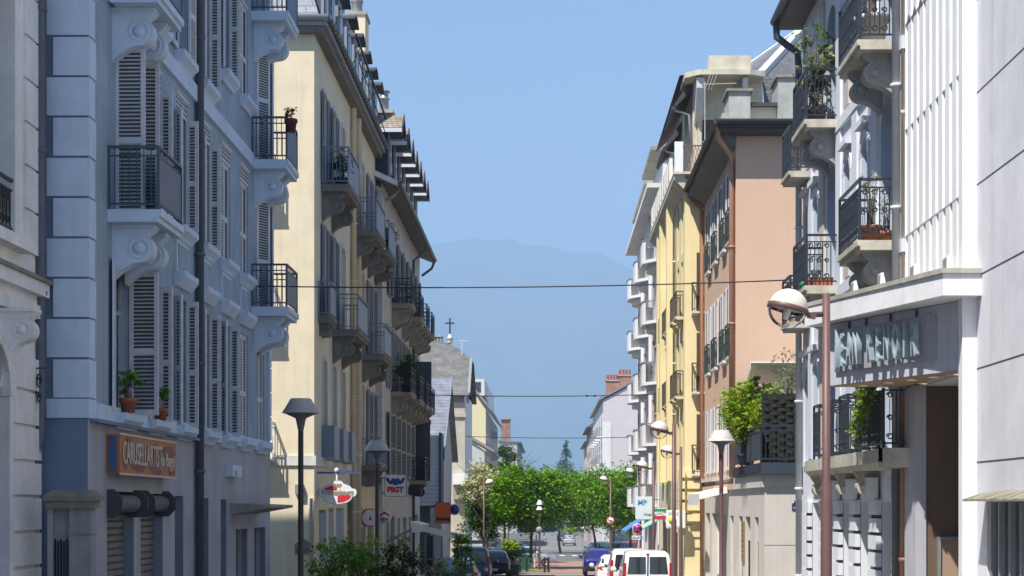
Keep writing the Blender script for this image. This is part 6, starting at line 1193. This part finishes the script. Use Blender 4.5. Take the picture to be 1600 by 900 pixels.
# plants on the white house's balconies
pg = mat('pale grey pot', (.50, .50, .50), .6, .06, 4); X = 6.1
shrub('dry reeds in a big pale grey pot on the top near balcony', 5.72, 30.3, E + 8.55, E + 9.7, .24, straw, 1500, .07, 41, .1, 'potted_plant', 16, m2=leafG, pot=(.3, .5, pg))
shrub('tall leafy rose in a dark tub on the far top balcony', 5.68, 36.5, E + 8.4, E + 9.95, .38, leafS, 900, .06, 42, .4, 'potted_plant', 8, m2=leafG, flowers=(blossom, 24), pot=(.26, .34, dplant))
shrub('second leafy plant in a dark tub on the far top balcony of the white house', 5.75, 37.2, E + 8.4, E + 9.4, .32, leafG, 600, .05, 43, .4, 'potted_plant', 6, m2=leafS, pot=(.24, .34, dplant))
shrub('bare dead stems in the larger terracotta pot on the near balcony above the canopy', 5.68, 30.25, E + 4.88, E + 5.7, .2, straw, 40, .05, 44, .3, 'potted_plant', 9, pot=(.2, .3, terra))
shrub('few dry stems in the smaller terracotta pot above the cinema canopy', 5.95, 30.2, E + 4.78, E + 5.3, .16, straw, 30, .05, 45, .3, 'potted_plant', 6, pot=(.16, .2, terra))
w = MB(); w.prism([(5.5, 36.15, E + 4.59), (6.0, 36.15, E + 4.59), (6.02, 36.15, E + 4.76), (5.48, 36.15, E + 4.76)], (0, .2, 0), terra); w.box(5.51, 5.99, 36.17, 36.33, E + 4.76, E + 4.765, earth); tag(w.build('window_box', None, T(5.75, 36.2, E + 4.59), True), 'long terracotta window box on the far lower balcony of the white house', 'planter')
w = MB(); w.lathe([(0, 0), (.11, .0), (.12, .07), (.08, .12), (.03, .15)], mat('green plastic', (.012, .14, .06), .4, .2, 9), (5.46, 36.5, E + 4.59), 10); tag(w.build('plastic_bag', None, T(5.46, 36.5, E + 4.59), True), 'green plastic bag beside the long terracotta window box', 'bag')
shrub('pink flowers in a box on the railing under the cinema sign', 5.75, 31.3, E + 2.05, E + 2.3, .2, leafG, 300, .04, 46, .5, 'potted_plant', 5, flowers=(pinkf, 160), pot=(.18, .18, dplant))
B = thing('trailing_plant', 'green trailing plant hanging down the railing below the cinema sign', 'plant', T(5.6, 29.9, E + 1.1)); M = W[B.name]; rnd = random.Random(7); w = MB()
for i in range(16):
    y = 29.4 + .1 * i; zz = E + 2.15; L = rnd.uniform(.35, 1.15); pts = [(5.62 - .03 * k + rnd.uniform(-.02, .02), y + rnd.uniform(-.05, .05), zz - L * k / 6) for k in range(7)]; w.tube(pts, .006, bark, 4)
    for p in pts: leaves(w, p, (.06, .08, .07), 16, .04, leafG if i % 2 else leafY, 2, rnd, .5, 0)
w.build('foliage', B, M, True); w = MB(); w.box(5.56, 5.8, 29.3, 31.0, E + 2.05, E + 2.2, dplant); w.build('planter', B, M, True)
# plants on the left-hand houses
shrub('spiky plant in a terracotta pot on the first window sill of the blue-grey house', -6.84, 28.3, E + 1.75, E + 2.15, .2, leafG, 260, .08, 51, .2, 'potted_plant', 6, pot=(.14, .24, terra))
shrub('small plant in a terracotta pot on the second window sill of the blue-grey house', -6.84, 30.7, E + 1.72, E + 2.05, .14, leafG, 160, .05, 52, .4, 'potted_plant', 5, pot=(.12, .22, terra))
shrub('plant in a maroon planter hung on the far balcony of the blue-grey house', -6.05, 41.0, E + 9.15, E + 9.4, .13, leafB, 200, .04, 53, .4, 'potted_plant', 5, pot=(.15, .3, mat('maroon planter', (.12, .03, .03), .6)))
for i, (y, z, lb) in enumerate(((76.7, 4.98, 'spiky agave, nearest on the middle balconies of the dormer house'), (77.4, 4.98, 'second spiky agave, behind the first on the middle balconies of the dormer house'), (82.0, 4.98, 'third spiky agave along the middle balconies of the dormer house'))): shrub(lb, -6.2, y, E + z + .35, E + z + 1.6, .4, leafB, 420, .16, 60 + i, .12, 'potted_plant', 6, group='spiky balcony plants', pot=(.22, .33, dplant), shell=.1)
shrub('bushy dark plant on the last upper balcony of the cream house', -6.5, 71.0, E + 10.4, E + 11.5, .35, leafB, 500, .06, 64, .4, 'potted_plant', 6, pot=(.22, .33, dplant))
shrub('dark climbing plant crowding the first upper balcony of the cream house', -6.5, 55.0, E + 10.4, E + 11.25, .38, leafB, 700, .06, 65, .4, 'potted_plant', 6, pot=(.25, .33, dplant))
shrub('green plant trailing from a balcony of the white apartment block', 5.15, 88.6, E + 6.4, E + 7.3, .4, leafB, 500, .08, 66, .4, 'potted_plant', 6, pot=(.22, .3, dplant))
# ================================================================ vehicles (local: y forward from the rear bumper, x to the right)
tyre = mat('tyre', (.015, .015, .015), .85, .1, 9); rimm = mat('wheel rim', (.32, .32, .33), .35, .05, 4, metal=.7); tail = mat('tail lamp', (.38, .012, .012), .25, .05, 3); plastic = mat('black plastic', (.02, .02, .02), .55); plateM = mat('number plate', (.62, .62, .60), .4); cglass = glassmat('car glass', (.025, .035, .045), .04); headm = mat('headlamp', (.55, .56, .58), .15, .03, 3)
def paintm(n, c, metal=0):
    if n in MAT: return MAT[n]
    m = mat(n, c, .3, .03, 2, metal); b = m.node_tree.nodes['Principled BSDF']; b.inputs['Coat Weight'].default_value = .7; b.inputs['Coat Roughness'].default_value = .06; return m
SH = {  # stations: y, bottom, belt, top, half width, roof half width
 'van': ([(0, .36, 1.0, 1.02, .78, .74), (.02, .32, 1.02, 1.66, .82, .70), (.12, .30, 1.03, 1.78, .84, .69), (.6, .26, 1.03, 1.81, .84, .69), (1.9, .26, 1.02, 1.81, .84, .68), (2.6, .26, 1.02, 1.76, .84, .66), (3.25, .26, 1.03, 1.05, .83, .62), (3.8, .28, .92, .93, .78, .60), (4.0, .36, .72, .73, .66, .5)], .1, 2.65, 4.0),
 'hatch': ([(0, .40, .80, .82, .72, .6), (.1, .3, .92, .95, .82, .66), (.5, .26, .95, 1.38, .86, .60), (.9, .24, .94, 1.47, .87, .60), (1.6, .24, .92, 1.50, .87, .60), (2.3, .24, .90, 1.42, .87, .58), (3.05, .24, .92, .94, .86, .6), (3.75, .26, .80, .81, .80, .58), (4.0, .36, .60, .61, .64, .5)], .5, 2.3, 4.0),
 'suv': ([(0, .45, .88, .9, .76, .62), (.1, .34, 1.0, 1.03, .86, .68), (.5, .28, 1.04, 1.42, .88, .62), (.9, .28, 1.02, 1.53, .88, .62), (1.6, .28, 1.0, 1.57, .88, .61), (2.4, .28, .98, 1.48, .88, .59), (3.1, .28, 1.0, 1.02, .87, .62), (3.85, .3, .9, .91, .82, .6), (4.1, .4, .66, .67, .66, .5)], .5, 2.4, 4.1)}
def vehicle_meshes(kind, pm, van_rear=True):
    st, ga, gb, L = SH[kind]; w = MB(); rings = []
    for y, b_, belt, top, hw, rw in st:
        hf = [(0, b_), (hw * .9, b_), (hw * .99, b_ + (belt - b_) * .28), (hw, b_ + (belt - b_) * .6), (hw * .965, belt), (rw + (hw * .965 - rw) * .12, max(belt + .005, top - .10)), (rw - .10, max(belt + .006, top - .015)), (0, max(belt + .007, top))]
        rings.append([(x, y, z) for x, z in hf] + [(-x, y, z) for x, z in hf[-2:0:-1]])
    n = len(rings[0]); vs = [p for r_ in rings for p in r_]
    w.add(vs, [(i * n + k, i * n + (k + 1) % n, (i + 1) * n + (k + 1) % n, (i + 1) * n + k) for i in range(len(rings) - 1) for k in range(n)], pm, True); w.poly(rings[0], pm); w.poly(rings[-1][::-1], pm); body = w.mesh('body')
    def at(y):
        for a, b_ in zip(st, st[1:]):
            if a[0] <= y <= b_[0]: t_ = (y - a[0]) / (b_[0] - a[0]); return [a[k] + (b_[k] - a[k]) * t_ for k in range(6)]
    out = {'body': [body]}
    def sidepanel(y0, y1, f0, f1, m, s, off=.008, k=6):
        w = MB(); P0 = []
        for i in range(k + 1):
            y = y0 + (y1 - y0) * i / k; _, b_, belt, top, hw, rw = at(y); xb, xt = hw * .965, rw + (hw * .965 - rw) * .12; zt = max(belt + .005, top - .10); P0.append([(s * (xb + (xt - xb) * f + off), y, belt + (zt - belt) * f) for f in (f0, f1)])
        for a, b_ in zip(P0, P0[1:]): w.quad(a[0], b_[0], b_[1], a[1], m)
        return w
    glassb = []
    for s in (-1, 1):
        span = [(ga + .15, 1.15), (1.22, gb + .25)] if kind != 'van' else [(.3, 1.2), (1.9, 2.85)]
        for a, b_ in span: glassb.append(sidepanel(a, b_, .1, .93, cglass, s).mesh('side_window'))
    out['side_window'] = glassb
    w = MB()
    if kind == 'van':
        for s in (-1, 1): w.prism([(s * .06, -.008, 1.06), (s * .66, -.008, 1.06), (s * .60, .015, 1.62), (s * .06, .015, 1.62)], (0, .01, 0), cglass)
    else:
        a, b_ = st[1], st[2]; w.quad((-a[4] * .84, a[0] + .03, a[3] + .035), (a[4] * .84, a[0] + .03, a[3] + .035), (b_[5] * 1.02, b_[0] + .005, b_[3] - .035), (-b_[5] * 1.02, b_[0] + .005, b_[3] - .035), cglass)
    out['rear_window'] = [w.mesh('rear_window')]
    i = [k for k in range(len(st)) if abs(st[k][0] - (gb if kind != 'van' else 2.6)) < .01][0]; a, b_ = st[i], st[i + 1]; w = MB(); w.quad((-a[5] * 1.0, a[0] + .06, a[3] - .03), (a[5] * 1.0, a[0] + .06, a[3] - .03), (b_[4] * .86, b_[0] - .02, b_[3] + .05), (-b_[4] * .86, b_[0] - .02, b_[3] + .05), cglass); out['windscreen'] = [w.mesh('windscreen')]
    tl = []
    for s in (-1, 1):
        w = MB()
        if kind == 'van': w.prism([(s * .70, -.012, .72), (s * .83, -.0, .72), (s * .80, .01, 1.42), (s * .70, .0, 1.42)], (0, .06, 0), tail)
        else: w.prism([(s * .56, .0, .82), (s * .84, .1, .84), (s * .82, .14, 1.02), (s * .64, .06, .98)], (0, .06, 0), tail)
        tl.append(w.mesh('tail_lamp'))
    out['tail_lamp'] = tl
    hl = []
    for s in (-1, 1): w = MB(); e = st[-2]; w.prism([(s * .42, L - .07, e[2] - .2), (s * .72, L - .22, e[2] - .18), (s * .7, L - .2, e[2] - .02), (s * .45, L - .12, e[2] - .05)], (0, -.06, 0), headm); hl.append(w.mesh('headlight'))
    out['headlight'] = hl
    w = MB(); w.prism([(-.82, .08, .42), (-.74, -.05, .42), (.74, -.05, .42), (.82, .08, .42), (.8, .3, .42), (-.8, .3, .42)], (0, 0, .2), plastic if kind != 'hatch' else pm); w.box(-.26, .26, -.062, -.05, .48, .59, plateM) if kind != 'van' else w.box(-.26, .26, -.02, -.012, .82, .93, plateM); out['bumper'] = [w.mesh('bumper')]
    mr = []
    for s in (-1, 1): w = MB(); y = gb + .35; w.lathe([(0, -.1), (.08, -.08), (.11, 0), (.08, .08), (0, .1)], pm, (s * 1.0, y, at(y)[2] + .08), 8); w.bar((s * .86, y, at(y)[2] + .02), (s * .95, y, at(y)[2] + .04), .05, plastic); mr.append(w.mesh('mirror'))
    out['mirror'] = mr
    w = MB(); w.lathe([(.0, .0), (.17, .0), (.19, -.03), (.2, -.02), (.3, -.02), (.315, 0), (.315, .17), (.3, .19), (.0, .19)], tyre, (0, 0, 0), 20, Matrix.Rotation(R(90), 4, 'Y')); wh = w.mesh('wheel')
    w = MB(); w.lathe([(0, -.012), (.05, -.015), (.07, -.005), (.18, -.008), (.19, -.025)], rimm, (0, 0, 0), 12, Matrix.Rotation(R(90), 4, 'Y')); ri = w.mesh('rim')
    if kind == 'van': w = MB(); w.box(-.02, .02, -.012, -.002, .5, 1.7, plastic); w.box(-.05, .05, -.0, .05, 1.70, 1.73, tail); out['door_seam'] = [w.mesh('door_seam')]
    return out, (wh, ri), L
def vehicle(label, kind, pm, x, y, rot=0, name='parked_car', cat='car', group='parked vehicles', key=None, part_detail=True):
    key = ('veh', kind, pm.name); out, (wh, ri), L = cached(key, lambda: vehicle_meshes(kind, pm))
    M = T(x, y, gz(y) + .0) @ RZ(rot); B = thing(name, label, cat, M, group)
    for nm, ms in out.items():
        for me in ms: put(nm, me, B, M)
    for yy in (.72, L - .78):
        for s in (-1, 1):
            Mw = M @ T(s * .66, yy, .315) @ (RZ(180) if s < 0 else Matrix.Identity(4)) @ T(0, 0, 0) ; Mw = M @ T(s * .84, yy, .315) @ (RZ(180) if s > 0 else Matrix.Identity(4)); o_ = put('wheel', wh, B, Mw); put('rim', ri, o_, Mw)
    return B, M
wp = paintm('white car paint', (.74, .74, .74)); pur = paintm('violet blue paint', (.022, .018, .20), .3); blk = paintm('black car paint', (.012, .013, .02)); sil = paintm('silver car paint', (.42, .44, .47), .4); navy = paintm('blue van paint', (.06, .09, .19)); sblu = paintm('silver blue paint', (.22, .30, .38), .3); drk = paintm('dark grey car paint', (.05, .055, .065), .3); redp = paintm('red car paint', (.36, .03, .04))
vehicle('nearest white van on the right, twin rear windows facing the camera', 'van', wp, 3.30, 56, 0, 'parked_van', 'van')
vehicle('second white van, just ahead of the nearest one, its red tail lamp showing', 'van', wp, 3.16, 63.2, 0, 'parked_van', 'van')
vehicle('small white hatchback ahead of the two white vans', 'hatch', wp, 2.97, 72, 0)
vehicle('violet-blue small off-roader parked on the right at the plaza edge', 'suv', pur, 3.02, 98, 0)
vehicle('white car parked beyond the violet-blue one', 'hatch', paintm('pearl paint', (.6, .6, .6)), 5.3, 150, 20)
vehicle('dark car with a pale windscreen beyond the violet-blue one', 'hatch', drk, 7.2, 153, 150)
vehicle('red car half hidden behind the no-stopping sign', 'hatch', redp, 9.2, 158, 90)
vehicle('nearest of the three far cars, silver, seen from behind', 'hatch', sil, xp(889.5, 237), 237, 0)
vehicle('middle of the three far cars, dark, just ahead of the silver one', 'hatch', drk, xp(881, 262), 262, 0)
vehicle('farthest of the three far cars, dark, at the top of the road', 'hatch', blk, xp(878.5, 288), 288, 0)
vehicle('black car at the left kerb before the golden shrub', 'suv', blk, -2.78, 91, 0)
B, M = vehicle('blue van with a roof rack parked at the left kerb', 'van', navy, -3.22, 74, 0, 'parked_van', 'van')
w = MB()
for y in (.3, 1.4, 2.5): w.bar((-.72, y, 1.98), (.72, y, 1.98), .05, zinc); w.bar((-.7, y, 1.78), (-.7, y, 1.98), .04, zinc); w.bar((.7, y, 1.78), (.7, y, 1.98), .04, zinc)
for x in (-.72, -.35, 0, .35, .72): w.bar((x, .2, 2.0), (x, 2.7, 2.0), .04, zinc)
w.bar((-.75, .15, 2.08), (.75, .15, 2.08), .06, wood); put('roof_rack', w.mesh('roof_rack'), B, M)
vehicle('silver-blue car half hidden by the low pale shrub', 'hatch', sblu, -3.24, 61, 0)
vehicle('silver hatchback crossing the plaza behind the middle street tree', 'hatch', sil, xp(869, 124) - 4.0, 124, -90)
vehicle('white estate car behind the middle street tree', 'suv', paintm('pale car paint', (.58, .6, .62)), xp(836, 150) - 3.6, 150, -90)
# street furniture around the middle tree
B0 = None
for i, (px, z, lb) in enumerate(((813, 106, 'leftmost dark bollard near the middle tree'), (823, 108, 'dark bollard just left of the middle tree trunk'), (851, 106, 'dark bollard right of the old-style lamp pole'), (857, 107, 'rightmost dark bollard near the old-style lamp'))):
    x = xp(px, z); w = MB(); w.lathe([(.08, 0), (.07, .05), (.06, .8), (.075, .83), (.07, .92), (0, .97)], iron, (0, 0, 0), 10); tag(put('bollard', cached('bol', lambda: w.mesh('bollard')), None, T(x, z, gz(z) + .03)), lb, 'bollard', 'bollards around the middle tree')
z = 110; x = xp(821, z); S = thing('litter_bin', 'green wheeled bin beside the middle street tree', 'bin', T(x, z, gz(z) + .03)); M = W[S.name]; gb_ = mat('bin green', (.01, .10, .06), .5); w = MB(); w.prism([(x - .25, z - .25, gz(z) + .1), (x + .25, z - .25, gz(z) + .1), (x + .3, z - .25, gz(z) + 1.0), (x - .3, z - .25, gz(z) + 1.0)], (0, .55, 0), gb_); w.build('body', S, M, True); w = MB(); w.prism([(x - .32, z - .3, gz(z) + 1.0), (x + .32, z - .3, gz(z) + 1.0), (x + .3, z - .3, gz(z) + 1.06), (x - .3, z - .3, gz(z) + 1.06)], (0, .65, 0), gb_); w.build('lid', S, M, True)
